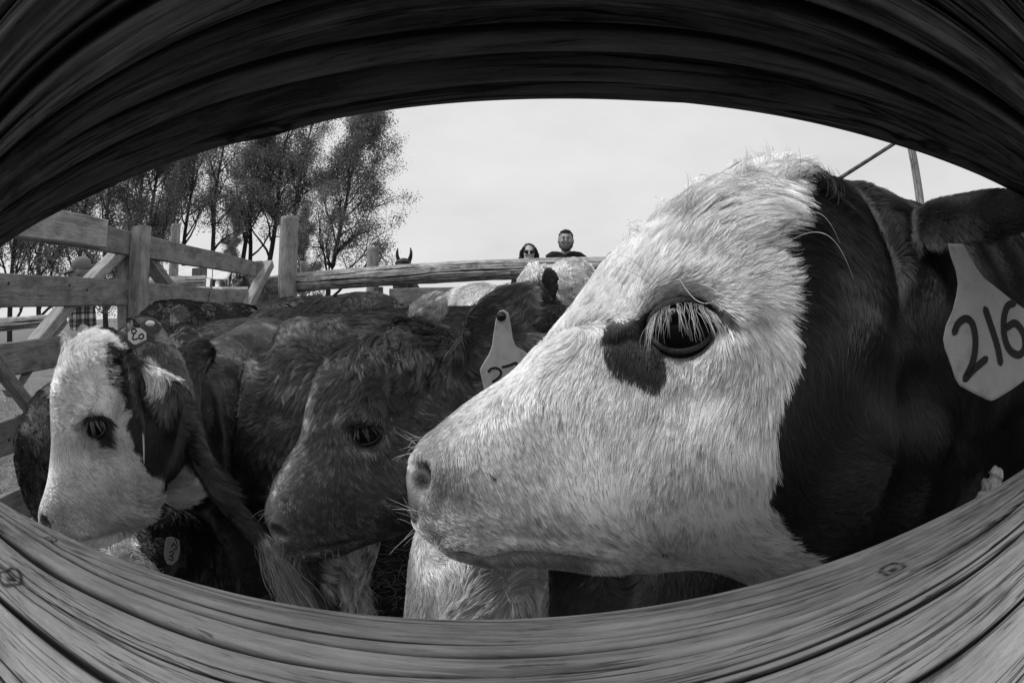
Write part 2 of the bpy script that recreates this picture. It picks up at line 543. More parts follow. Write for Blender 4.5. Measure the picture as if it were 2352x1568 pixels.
def sample(V, F, N, count, dens, r):
    T = np.vstack([F[:, :3], F[:, [0, 2, 3]]])
    e1 = V[T[:, 1]] - V[T[:, 0]]; e2 = V[T[:, 2]] - V[T[:, 0]]
    ar = np.linalg.norm(np.cross(e1, e2), axis=1) / 2
    w = ar * dens[T].mean(1)
    idx = r.choice(len(T), count, p=w / w.sum())
    u, v = r.random(count), r.random(count); f = u + v > 1; u[f], v[f] = 1 - u[f], 1 - v[f]
    P = V[T[idx, 0]] + u[:, None] * e1[idx] + v[:, None] * e2[idx]
    Nn = nrm(N[T[idx, 0]] * (1-u-v)[:, None] + N[T[idx, 1]] * u[:, None] + N[T[idx, 2]] * v[:, None])
    return P, Nn, idx, T, u, v
def grow(name, parent, V, F, N, coat, count, dens, tint, rad_=.00035, K=6, seed=1, wob=.25, wsc=40, clump=.6, csize=14,
         curl=0, sink=.001, lvar=.3, tvar=.18, lenmul=1.0, blend=None, wave=0., rnd=.09):
    r = np.random.default_rng(seed)
    P, Nn, idx, T, u, v = sample(V, F, N, count, dens, r)
    D, L, A = coat(P)
    wn = snv(seed * 7 + 1, wsc)(P); wn2 = snv(seed * 7 + 9, wsc * 3.2)(P)
    D = D + wn * wob + wn2 * wob * .5 + r.normal(size=P.shape) * rnd
    D = D - Nn * (D * Nn).sum(1, keepdims=True); D = nrm(D)
    L = L * lenmul * (1 + lvar * SN(seed+50, wsc * 1.5)(P) * .5) * r.uniform(1 - lvar, 1 + lvar * .5, count)
    A = np.clip(A * r.uniform(.6, 1.4, count), .03, 1.5)
    S_ = np.linspace(0, 1, K)
    B = np.cross(Nn, D)
    pts = np.empty((count, K, 3)); p = P - Nn * np.minimum(sink, L * .04)[:, None]; pts[:, 0] = p
    cv = SN(seed+70, wsc * .7)(P) * curl
    for k in range(1, K):
        s = (k - .5) / (K - 1)
        al = A * (1 - .95 * s)
        th = cv * s * 1.6 + wave * np.sin(s * 9 + SN(seed+80, wsc)(P) * 3)
        d = (D * np.cos(th)[:, None] + B * np.sin(th)[:, None])
        d = d * np.cos(al)[:, None] + Nn * np.sin(al)[:, None]
        p = p + d * (L / (K - 1))[:, None]; pts[:, k] = p
    if clump > 0:
        ng = max(8, count // csize)
        g = r.choice(count, ng, replace=False)
        kd = KDTree(ng)
        for i, gi in enumerate(g): kd.insert(P[gi], i)
        kd.balance()
        near = np.array([g[kd.find(q)[1]] for q in P.tolist()])
        c = clump * r.uniform(.6, 1.1, count) * (.25 + .75 * ss(.010, .028, L))
        off = pts[near] - pts
        sp = np.linspace(0, 1, K)[None, :, None] ** 1.3
        pts = pts + off * sp * np.clip(c, 0, 1)[:, None, None]
    tv = tint(P) if callable(tint) else (tint[T[idx, 0]] * (1-u-v) + tint[T[idx, 1]] * u + tint[T[idx, 2]] * v)
    ctv = r.normal(size=count)[near] if clump > 0 else 0
    tv = tv * np.exp(r.normal(size=count) * tvar * .7 + ctv * tvar * .8 + SN(seed+90, wsc * 2)(P) * tvar * .5)
    tv = np.clip(tv, .004, .95)
    R = rad_ * r.uniform(.7, 1.3, count)
    if blend is not None: R, tv, pts = blend(P, R, tv, pts)
    return hair_obj(name, pts, R, tv, parent), P, pts

def skin_mat(name, rough=.6, bs=.3):
    def bld(t, b):
        a = attr(t, 'tint')
        v = obj_vec(t)
        n = noise(t, v, 90, 4, .6)
        f = mth(t, 'MULTIPLY', a, mth(t, 'ADD', mth(t, 'MULTIPLY', n, .7), .62))
        c = nd(t, 'ShaderNodeCombineColor')
        for i in range(3): t.links.new(f, c.inputs[i])
        t.links.new(c.outputs[0], b.inputs['Base Color'])
        vo = nd(t, 'ShaderNodeTexVoronoi'); vo.inputs['Scale'].default_value = 420; t.links.new(v, vo.inputs['Vector'])
        bump(t, b, mth(t, 'ADD', vo.outputs[0], noise(t, v, 160, 3)), bs, .0012)
    return mat(name, .3, rough, .4, bld)
SKIN = skin_mat('hide')
WETSKIN = skin_mat('eyelid_skin', .75, .6)
EYE = mat('eye_gloss', .006, .12, .12)
CORNEA_DULL = mat('eye_dark', .01, .2, .5)

def density_to_camera(V, N, lo=.12):
    d = nrm(CAMP - V)
    f = (d * N).sum(1)
    return np.where(f > -.15, 1.0, lo)

def make_eye(root, c, n, e, R, ax, ay, tilt=0, lash=240, lashL=.02, lashtint=.5, skin=.03, seed=1, up_r=.0035, lo_r=.0028, lashr=.0002):
    """eyeball, a swept pair of lids round its almond opening and the lashes; c = centre of the opening on the skin, n outward, e = along the slit to the outer corner"""
    c, n = np.asarray(c, float), nrm(n); e = nrm(e - n * (np.asarray(e) @ n)); f = np.cross(n, e)
    if f[2] < 0: f = -f
    if tilt:
        e, f = e * math.cos(tilt) + f * math.sin(tilt), f * math.cos(tilt) - e * math.sin(tilt)
    oc = c - n * R * .72
    V, F = ball(oc, R, 32, 20)
    mesh_obj('eye', V, F, EYE, root)
    ph = np.linspace(0, 2*np.pi, 72, endpoint=False)
    ca, sa = np.cos(ph), np.sin(ph)
    xa = ca * ax; ya = np.where(sa > 0, np.abs(sa) ** .8 * ay * .95, -np.abs(sa) ** 1.0 * ay * 1.0)
    Rr = R * 1.05
    z = np.sqrt(np.clip(Rr**2 - xa**2 - ya**2, (Rr*.2)**2, None))
    path = oc + np.outer(xa, e) + np.outer(ya, f) + np.outer(z, n)
    kk = 12; q = np.linspace(0, 2*np.pi, kk, endpoint=False)
    rings = []
    for i in range(72):
        t = nrm(path[(i+1) % 72] - path[i-1])
        o = nrm(path[i] - oc); s = nrm(np.cross(t, o))
        sgn = 1 if s @ (path[i] - c) > 0 else -1
        s = s * sgn
        r = up_r if sa[i] > 0 else lo_r
        wsc_ = 1.25 if sa[i] > 0 else 1.0
        rings.append(path[i] + s * r * wsc_ * .75 + np.outer(np.cos(q) * r * wsc_, s) * 1. + np.outer(np.sin(q) * r, o) - o * .0006)
    R_ = np.array(rings); V = R_.reshape(-1, 3)
    F = [(i*kk+j, i*kk+(j+1) % kk, ((i+1) % 72)*kk+(j+1) % kk, ((i+1) % 72)*kk+j) for i in range(72) for j in range(kk)]
    r = np.random.default_rng(seed)
    tintv = np.full(len(V), skin)
    mesh_obj('eyelid', V, F, WETSKIN, root, attrs={'tint': tintv})
    # lashes: rooted along the upper lid, falling out and down over the eye
    nl = lash; K = 7
    u = r.uniform(.06, .97, nl) * math.pi
    u = np.pi * .5 + (u - np.pi * .5)
    cen = np.sort(r.uniform(.05, .97, 11)) * math.pi; cl = cen[np.abs(u[:, None] - cen[None]).argmin(1)]
    u2 = u * .5 + cl * .5; cid = np.searchsorted(cen, cl); cj = r.normal(size=(14, 2))[np.minimum(cid, 13)]
    x = np.cos(u2) * ax; y = np.sin(u2) ** .8 * ay * .95
    z0 = np.sqrt(np.clip(Rr**2 - x**2 - y**2, 0, None))
    P0 = oc + np.outer(x, e) + np.outer(y, f) + np.outer(z0 + .002, n)
    L = lashL * r.uniform(.35, 1.1, nl) * (.7 + .3 * np.sin(u2))
    fan = x / ax + cj[:, 0] * .28
    pts = np.empty((nl, K, 3)); pts[:, 0] = P0; p = P0
    for k in range(1, K):
        s = (k - .5) / (K - 1)
        d = np.outer(np.full(nl, 1.0 - 0.9 * s), n) + np.outer(fan * .5 + r.normal(size=nl) * .16, e) + np.outer(-(.45 + 1.25 * s + cj[:, 1] * .12 + r.normal(size=nl) * .1), f)
        p = p + nrm(d) * (L / (K - 1))[:, None]; pts[:, k] = p
    pts[:, 1:] += np.cumsum(r.normal(size=(nl, K - 1, 3)) * L[:, None, None] * .012, axis=1)
    hair_obj('eyelashes', pts, lashr * r.uniform(.6, 1.3, nl), lashtint * r.uniform(.5, 1.2, nl), root)
    return oc, n, e, f

def socket(V, c, n, e, f, ax, ay, depth, brow=0.0, N=None):
    """press the skin in behind the eye, raise the orbit round it"""
    d = V - c; x = d @ e; y = d @ f; z = d @ n
    q = np.sqrt((x / ax) ** 2 + (y / ay) ** 2)
    m = (np.abs(z) < ax * 1.6)
    g = (1 - ss(.65, 1.15, q)) * m
    V = V - np.outer(g * depth, n)
    b = np.exp(-((q - 1.5) / .45) ** 2) * np.where(y > 0, 1, .45) * m
    return V + np.outer(b * brow, n)

def writing(name, strokes, origin, ex, ey, nrm_, w, parent, m, thick=.0006, lift=.0005):
    """pen strokes: polylines in the flat card's own coordinates (metres), one thin raised mesh"""
    mb = MB()
    for s in strokes:
        P = catmull(np.array(s, float), max(2, 8 * (len(s) - 1))) if len(s) > 2 else np.array(s, float)
        T = nrm(np.gradient(P, axis=0)); Nn = np.stack([-T[:, 1], T[:, 0]], -1)
        # round caps
        P = np.vstack([P[0] - T[0] * w * .45, P, P[-1] + T[-1] * w * .45]); Nn = np.vstack([Nn[0] * .3, Nn, Nn[-1] * .3])
        a = P + Nn * w / 2; b = P - Nn * w / 2
        def up(q, h): return origin + np.outer(q[:, 0], ex) + np.outer(q[:, 1], ey) + nrm_ * h
        n = len(P)
        V = np.vstack([up(a, lift), up(b, lift), up(a, lift - thick), up(b, lift - thick)])
        F = [(i, i+1, n+i+1, n+i) for i in range(n-1)] + [(i, 2*n+i, 2*n+i+1, i+1) for i in range(n-1)] + [(n+i, n+i+1, 3*n+i+1, 3*n+i) for i in range(n-1)]
        mb.add(V, F)
    return mb.build(name, m, parent, smooth=False)
def plate(outline, origin, ex, ey, n_, thick, bend=0.0, sub=1):
    """flat card from an outline (2-D, metres) with thickness and softened rim"""
    O = np.array(outline, float)
    m = len(O); c = O.mean(0)
    def up(q, h): return origin + np.outer(q[:, 0], ex) + np.outer(q[:, 1], ey) + np.outer(np.full(len(q), h), n_)
    inn = c + (O - c) * .965
    V = np.vstack([up(inn, thick/2), up(O, thick*.15), up(O, -thick*.15), up(inn, -thick/2)])
    F = [tuple(range(m))]
    for k in range(3):
        F += [(k*m+i, (k+1)*m+i, (k+1)*m+(i+1) % m, k*m+(i+1) % m) for i in range(m)]
    F.append(tuple(range(3*m, 4*m))[::-1])
    return V, F
TAG = mat('tag_plastic', .36, .45, .4, lambda t, b: (t.links.new(ramp(t, noise(t, obj_vec(t), 60, 5, .7), [(.2, .16), (.45, .33), (.7, .38)]), b.inputs['Base Color'])))
INK = mat('ink', .008, .5, .3)
def tag_from_px(root, outline_px, strokes_px, p0, n_, wpx_m, label=None, button=None, tm=None):
    """ear tag: outline and pen strokes read from the photo onto the tag's own plane"""
    n_ = nrm(n_)
    if n_ @ (CAMP - p0) < 0: n_ = -n_
    ex = nrm(np.cross((0, 0, 1), n_)); ey = np.cross(n_, ex)
    def to2(px): 
        q = onplane(np.array([p[0] for p in px], float), np.array([p[1] for p in px], float), p0, n_) - p0
        return np.stack([q @ ex, q @ ey], -1)
    V, F = plate(to2(outline_px), p0, ex, ey, n_, .0018)
    t = mesh_obj('ear_tag', V, F, tm or TAG, root, smooth=False)
    if label: t['label'] = label
    if strokes_px:
        writing('number', [to2(s) for s in strokes_px], p0, ex, ey, n_, wpx_m, t, INK, lift=.0014)
    if button:
        b2 = onplane(button[0], button[1], p0, n_)
        V, F = tube([b2 - n_ * .002, b2 + n_ * .004, b2 + n_ * .006], [button[2], button[2], button[2] * .75], k=24)
        mesh_obj('tag_stud', V, F, INK, t)
        V, F = tube([b2 + n_ * .006, b2 + n_ * .0085, b2 + n_ * .0095], [button[2] * .4, button[2] * .38, button[2] * .2], k=16)
        mesh_obj('tag_pin', V, F, CORNEA_DULL, t)
    return t

# ------------------------------------------------------------------ rails right before the lens
UPX = [(0,565),(180,450),(400,370),(600,315),(800,275),(1000,240),(1320,220),(1600,233),(1900,282),(2100,340),(2352,440)]
LPX = [(0,1165),(400,1320),(800,1405),(1200,1425),(1600,1385),(1900,1300),(2352,1080)]
def plane_of(px):
    R = np.array([ray(*p) for p in px]); return np.linalg.svd(R)[2][2]
n_up, n_lo = plane_of(UPX), plane_of(LPX)
if n_up[2] < 0: n_up = -n_up
if n_lo[2] > 0: n_lo = -n_lo
rail_dir = nrm(np.cross(n_up, n_lo))
if rail_dir[0] < 0: rail_dir = -rail_dir

def log(name, c0, c1, r0, r1, label, cat, m, parent=None, nl=200, na=120, seed=1, cracks=(), knots=(), rough=.0012, group=None, near=None, saw_ends=True, bow=0, oval=0, face=None):
    c0, c1 = np.asarray(c0, float), np.asarray(c1, float)
    g = np.random.default_rng(seed)
    Lt = np.linalg.norm(c1 - c0)
    if near is None: u = np.linspace(0, 1, nl)
    else:       # finer where the log passes the lens
        a = np.linspace(-1, 1, nl); uu = np.sinh(a * 2.2) / math.sinh(2.2)
        t0 = near
        u = np.where(uu < 0, t0 + uu * t0, t0 + uu * (1 - t0))
    x, y, d = frame(c1 - c0, (0, 0, 1))
    th = np.linspace(0, 2*np.pi, na, endpoint=False)
    if face is not None:
        a = np.linspace(-1, 1, na, endpoint=False); th = face + np.pi * np.sinh(a * 2.0) / math.sinh(2.0)
    U, TH = np.meshgrid(u, th, indexing='ij')
    R = r0 + (r1 - r0) * U
    X = U * Lt
    cs, sn = np.cos(TH), np.sin(TH)
    ga = SN(seed, 1.0, 16)
    q = np.stack([X * 4, cs * 2.2, sn * 2.2], -1).reshape(-1, 3)
    lump = ga(q).reshape(U.shape) * .012 * R
    q = np.stack([X * 2.5, cs * 11, sn * 11], -1).reshape(-1, 3)
    ridg = SN(seed+1, 1.0, 20)(q).reshape(U.shape)
    q = np.stack([X * 9, cs * 45, sn * 45], -1).reshape(-1, 3)
    fib = SN(seed+2, 1.0, 30)(q).reshape(U.shape)
    disp = lump + ridg * rough * .14 + fib * rough * .4
    q = np.stack([X * 26, cs * 120, sn * 120], -1).reshape(-1, 3)
    disp = disp + SN(seed + 3, 1.0, 30)(q).reshape(U.shape) * rough * .12
    groove = np.zeros_like(U)
    for (t0, xa, xb, wd, dp, wn) in cracks:
        cen = t0 + wn * (np.sin(X * 3.1 + t0 * 7) * .5 + np.sin(X * 7.7 + t0 * 3) * .25 + np.sin(X * 19 + t0) * .09 + np.sin(X*53+t0*5)*.03)
        dd = (TH - cen + np.pi) % (2*np.pi) - np.pi
        fade = ss(xa, xa + .06, X) * (1 - ss(xb - .06, xb, X))
        w = wd * .75 * (.65 + .35 * np.sin(X * 11 + t0 * 9)) * np.maximum(fade, .05)
        s = np.exp(-np.abs(dd * R / w) ** 1.6) * fade
        wd_ = 1; disp -= s * dp; groove = np.maximum(groove, s)
    for (t0, xk, rk_) in knots:
        dd = ((TH - t0 + np.pi) % (2*np.pi) - np.pi) * R; dx = X - xk
        rr = np.sqrt((dx / 1.5) ** 2 + dd ** 2) / rk_
        disp += np.exp(-rr ** 2) * rk_ * .25 - np.exp(-(rr * 2.6) ** 2) * rk_ * .35
        groove = np.maximum(groove, np.exp(-((rr - .75) / .16) ** 2) * .5 + np.exp(-(rr * 3) ** 2) * .6)
    RR = R + disp
    bw = np.sin(U * np.pi) * bow
    P = c0 + (X[..., None]) * d + (RR * cs)[..., None] * x + ((RR * sn) * (1 - oval) + bw)[..., None] * y
    V, F = loft(P)
    n = U.size
    gu = np.concatenate([X.ravel() + seed * 3.3, [0, Lt]]); gv = np.concatenate([(R * cs).ravel() + seed * .37, [0, 0]]); gw = np.concatenate([(R * sn).ravel(), [0, 0]])
    # the cut ends show rings: run the grain through the middle
    gr = np.concatenate([groove.ravel(), [.4, .4]])
    o = mesh_obj(name, V, F, m, parent, attrs={'gu': gu, 'gv': gv, 'gw': gw, 'groove': gr})
    if label: tag(o, label, cat, group)
    return o
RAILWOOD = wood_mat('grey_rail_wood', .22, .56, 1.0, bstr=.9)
RAILDARK = wood_mat('dark_rail_wood', .032, .14, 1.0, bstr=1.0)  # upper rail's shade is put into this darker copy of the rail wood
def tangent_log(name, npl, t, r, xl, xr, lift, **kw):
    T = nrm(np.cross(rail_dir, npl)); 
    if T[1] < 0: T = -T
    c = CAMP + T * t + npl * r
    c0 = c + rail_dir * xl; c1 = c + rail_dir * xr
    return log(name, c0, c1, r, r, m=kw.pop('m'), near=-xl / (xr - xl), nl=820, na=780, **kw)
# angles: frame() puts x across the log and y up; th=pi/2 is the top
_g = np.random.default_rng(3)
lc = []
for k in range(26):
    a = _g.uniform(.95, 2.75); 
    x0 = _g.uniform(-.2, 2.2); x1 = x0 + _g.uniform(.15, 1.6)
    lc.append((a, x0, x1, _g.uniform(.0005, .0011), _g.uniform(.001, .0025), _g.uniform(.05, .15)))
LOCR = lc
UPCR = [(a + 2.4, x0, x1, w * 1.5, d_ * 1.4, wn) for a, x0, x1, w, d_, wn in LOCR]
tangent_log('fence_rail', n_lo, .165, .085, -1.5, 1.5, 0, m=RAILWOOD, label='grey weathered log rail with long drying cracks across the bottom of the picture', cat='fence rail', seed=4, face=2.0,
    cracks=LOCR + [(1.16, .9, 1.75, 0.00100, .003, .05), (1.30, .3, 1.62, 0.00150, .005, .10), (1.44, 0, 3, 0.00237, .009, .10), (1.60, .2, 1.1, 0.00162, .006, .12), (1.74, 1.75, 2.9, 0.00200, .007, .12), (1.95, 0, 3, 0.00225, .008, .12), (2.25, 0.2, 2.8, 0.00225, .008, .14), (2.55, .3, 2.6, 0.00250, .008, .14)],
    knots=[(1.75, 1.30, .008), (1.35, 1.62, .005), (1.5, 1.86, .010), (1.9, 1.05, .011), (1.25, 1.28, .004), (2.1, 2.0, .012)])
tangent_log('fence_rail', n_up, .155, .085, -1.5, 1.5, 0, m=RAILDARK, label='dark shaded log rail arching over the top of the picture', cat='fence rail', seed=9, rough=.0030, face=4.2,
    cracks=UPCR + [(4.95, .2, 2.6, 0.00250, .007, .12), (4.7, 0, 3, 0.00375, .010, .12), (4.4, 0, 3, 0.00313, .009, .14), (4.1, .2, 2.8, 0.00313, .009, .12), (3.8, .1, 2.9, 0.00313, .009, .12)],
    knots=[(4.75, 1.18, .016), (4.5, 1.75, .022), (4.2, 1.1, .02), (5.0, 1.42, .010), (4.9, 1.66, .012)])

# ------------------------------------------------------------------ the big white-faced calf close to the lens
def calf_big():
    p0 = np.array([0, .345, CAMZ]); lat = nrm((.06, -1, .03))
    root = empty('calf', (0.9, .5, 0), 'big white-faced calf in profile close to the lens, ear tag 216', 'calf', 'calves crowded in the pen')
    st = [(940,1078,943,1128,.012,.5,2.4),(950,1032,957,1200,.034,.5,2.6),(978,998,987,1236,.044,.5,2.7),(1030,955,1058,1280,.05,.5,2.7),
          (1100,905,1150,1298,.053,.52,2.6),(1170,860,1262,1305,.055,.52,2.5),(1240,790,1370,1318,.056,.5,2.4),(1310,712,1478,1318,.064,.5,2.4),
          (1380,620,1572,1312,.08,.45,2.3),(1450,548,1650,1330,.095,.40,2.3),(1545,478,1745,1372,.104,.38,2.3),(1650,425,1850,1420,.106,.4,2.3),
          (1755,398,1975,1425,.105,.42,2.2),(1840,400,2090,1425,.10,.45,2.1),(1930,425,2190,1410,.10,.5,2.0),(2010,432,2290,1385,.11,.5,2.0)]
    parts = [head_rings(p0, lat, st, 60, 48)]
    # neck, trunk, legs run on to the right behind the rails
    parts.append(tube([(.30,.36,.93),(.50,.37,.91),(.72,.42,.90),(.95,.50,.86)], [(.10,.15),(.11,.17),(.14,.22),(.2,.3)], k=32, n=20))
    parts.append(tube([(.85,.5,.84),(1.05,.56,.8),(1.5,.68,.78),(1.9,.8,.8),(2.1,.86,.85)], [(.17,.26),(.23,.33),(.27,.34),(.24,.3),(.1,.16)], k=32, n=20))
    for (x, y) in ((1.0,.42),(1.0,.72),(1.85,.65),(1.85,.95)):
        parts.append(leg((x, y, .62), (x-.02, y, .4), (x, y, .0), .085, .042, .03))
    # ears
    V0, F0 = head_rings(p0, lat, st, 60, 48)
    b0 = BVHTree.FromPolygons([tuple(v) for v in V0.tolist()], F0)
    hit.dist = .4
    eb, en = hit(b0, 2075, 500)
    tip = at(2470, 455, .33)
    parts.append(ear(eb - nrm(tip - eb) * .03, tip, .052, (.1, -.75, -.65), a0=1.9, a1=1.25, a2=.8, bend=(0, 0, .010)))
    eb2 = eb - 2 * ((eb - p0) @ lat) * lat; tip2 = eb2 + np.array([.1, .15, -.05])
    parts.append(ear(eb2 - nrm(tip2 - eb2) * .03, tip2, .05, (.3, -.3, -1), bend=(0, 0, .015)))
    # poll tuft ground: bone bump
    pb = onplane(1845, 475, p0, lat); parts.append(ball(pb, (.035, .045, .035)))
    V, F = fuse(parts, .0034, 7)
    bv = bvh(V, F)
    # features
    ec, n = hit(bv, 1565, 748)
    q1, _ = hit(bv, 1650, 735)
    N = vnormals(V, F)
    n = nrm(n + np.array([0, -.25, .0]))
    e = nrm(q1 - ec); e = nrm(e - n * (e @ n)); f = np.cross(n, e); f = f if f[2] > 0 else -f
    for sgn in (1, -1):
        def M(p): return p if sgn == 1 else p - 2 * ((p - p0) @ lat) * lat
        def Mv(d): return d if sgn == 1 else d - 2 * (d @ lat) * lat
        V = socket(V, M(ec), Mv(n), Mv(e), Mv(f), .027, .021, .016, .006)
        # brow above the eye, hollow in front of it
        for (px, py, sx, amp) in ((1600,600,.03,.006),(1440,700,.02,-.004),(1700,1050,.06,.008),(1330,900,.04,-.004),(2010,1000,.03,.009),(2085,900,.03,-.009),(2140,1010,.028,.010),(2040,1160,.025,-.007),(1960,1100,.03,.005),(1980,760,.03,.006),(2060,720,.025,-.006),(1640,1240,.04,.004),(1500,1100,.05,.004),(1590,880,.02,-.003),(1480,940,.012,.002),(1270,1060,.03,-.003),(1500,870,.03,-.003),(1180,960,.02,.003),(1080,1000,.02,.003)):
            c, nn = hit(bv, px, py); c, nn = M(c), Mv(nn)
            g = np.exp(-((V - c) ** 2).sum(1) / sx ** 2) * amp
            V = V + g[:, None] * nn
        # nostril
        c, nn = hit(bv, 964, 1085); c, nn = M(c), Mv(nn)
        hx = nrm(np.array([1., 0, .25])); hz = nrm(np.cross(nn, hx))
        d = V - c
        q = np.sqrt(((d @ hx + .5 * np.maximum(d @ hz, 0)) / .0085) ** 2 + ((d @ hz) / .016) ** 2 + ((d @ nn) / .03) ** 2)
        V = V - np.outer((1 - ss(.35, 1.05, q)) * .012, nn) + np.outer(np.exp(-((q - 1.45) / .3) ** 2) * .0022, nn)
        if sgn == 1: NOST = c + nn * -.006
        # mouth line
        pl = [M(hit(bv, x, y)[0]) for x, y in ((1060,1272),(1110,1284),(1180,1272),(1260,1276),(1340,1288),(1400,1296))]
        dd = segdist(V, pl, False)
        V = V - N * (np.exp(-(dd / .0045) ** 2) * .006)[:, None] + N * (np.exp(-((dd - .012) / .006) ** 2) * .002)[:, None]; MOUTH = pl if sgn == 1 else MOUTH
    V = relax(V, F, 1)
    N = vnormals(V, F); bv = bvh(V, F)
    # coat pattern in the plane of the profile
    ax = nrm(np.cross(lat, (0, 0, 1))); az = np.cross(ax, lat); az = az if az[2] > 0 else -az
    def to2(P): return np.stack([(P - p0) @ ax, (P - p0) @ az], -1)
    def pxp(px): return to2(np.array([hit(bv, x, y)[0] for x, y in px]))
    white = pxp([(1828,402),(1818,425),(1775,452),(1755,490),(1770,540),(1790,610),(1800,700),(1815,800),(1795,900),(1780,1000),(1772,1100),(1795,1180),(1835,1250),(1862,1290),(1880,1330)])
    far = np.array([-5., -5.]) if white[0][0] > to2(onplane(938, 1080, p0, lat)[None])[0][0] else np.array([5., -5.])
    sx = np.sign(white[0][0] - to2(onplane(938, 1080, p0, lat)[None])[0][0])
    wp = np.vstack([[white[0][0] - sx * .01, white[0][1] + .5], white, [white[-1][0] + sx * .04, white[-1][1] - .3], [white[0][0] - sx * 3, -3], [white[0][0] - sx * 3, 3]])
    patch = pxp([(1385,745),(1390,790),(1415,830),(1440,868),(1480,892),(1512,888),(1530,855),(1522,828),(1560,815),(1600,805),(1635,785),(1658,748),(1640,712),(1600,690),(1540,684),(1500,692),(1450,725),(1405,730)])
    jit = snv(300, 60)
    LIP = [hit(bv, x, y)[0] for x, y in ((985,1215),(1060,1276),(1110,1290),(1180,1280),(1260,1284),(1340,1292))]
    SPOTS = [(hit(bv, 1518, 1268)[0], .0032), (hit(bv, 1606, 1000)[0], .003), (hit(bv, 1200, 1010)[0], .0012), (hit(bv, 1130, 1090)[0], .0012), (hit(bv, 1612, 398)[0], .002)]
    def coat_tint(P):
        q = to2(P + jit(P) * .0022)
        w = inpoly(q, wp)
        pa = inpoly(q, patch)
        t = np.where(w, .78, .017)
        n1 = SN(310, 45)(P); n2 = SN(311, 16)(P)
        t = np.where(w, t * (1 + .06 * n1), t * (1 + .18 * n2))
        # grey freckled muzzle
        mz = to2(np.array([hit(bv, 1010, 1110)[0]]))[0]
        g = np.exp(-(((q - mz) / np.array([.026, .04])) ** 2).sum(1)) * (.55 + .35 * np.clip(n1, -1, 1))
        t = np.where(w, t * (1 - .75 * np.clip(g, 0, 1)), t)
        lip = segdist(P, LIP, False)
        t = np.where(w, t * (1 - .6 * np.exp(-(lip / .007) ** 2)), t)
        t = np.where(pa, .024, t)
        for sp, sr in SPOTS: t = np.where(((P - sp) ** 2).sum(1) < (sr * (1 + .3 * n1)) ** 2, .04, t)
        return t
    tint = coat_tint(V)
    skin_t = smooth_attr(np.where(tint > .3, tint * .75, tint * .6), F, 2)
    # bare nose pad and nostril
    np_ = to2(np.array([hit(bv, 958, 1090)[0]]))[0]
    q = to2(V)
    pad = inpoly(q, np.vstack([pxp([(962,1012),(985,1040),(992,1080),(985,1120),(965,1135),(962,1180),(958,1200)]), [np_[0] - sx * .1, np_[1] - .1], [np_[0] - sx * .1, np_[1] + .1]]))
    skin_t = np.where(pad, .15 * (1 + .3 * SN(320, 130)(V)), skin_t)
    nd_ = np.linalg.norm(V - NOST, axis=1); skin_t = skin_t * (1 - .92 * (1 - ss(.007, .0135, nd_)))
    body = mesh_obj('body', V, F, SKIN, root, attrs={'tint': skin_t})
    # eye
    for sgn in (1, -1):
        def M(p): return p if sgn == 1 else p - 2 * ((p - p0) @ lat) * lat
        def Mv(d): return d if sgn == 1 else d - 2 * (d @ lat) * lat
        make_eye(root, M(ec) - Mv(n) * .003, Mv(n), Mv(e), .0225, .0200, .0145, tilt=0, lo_r=.0017, up_r=.0026, lash=150 if sgn == 1 else 60, lashL=.030, lashtint=.45, skin=.03, lashr=.00017, seed=11)
    # hair
    ct = Coat()
    A = ct.arrow
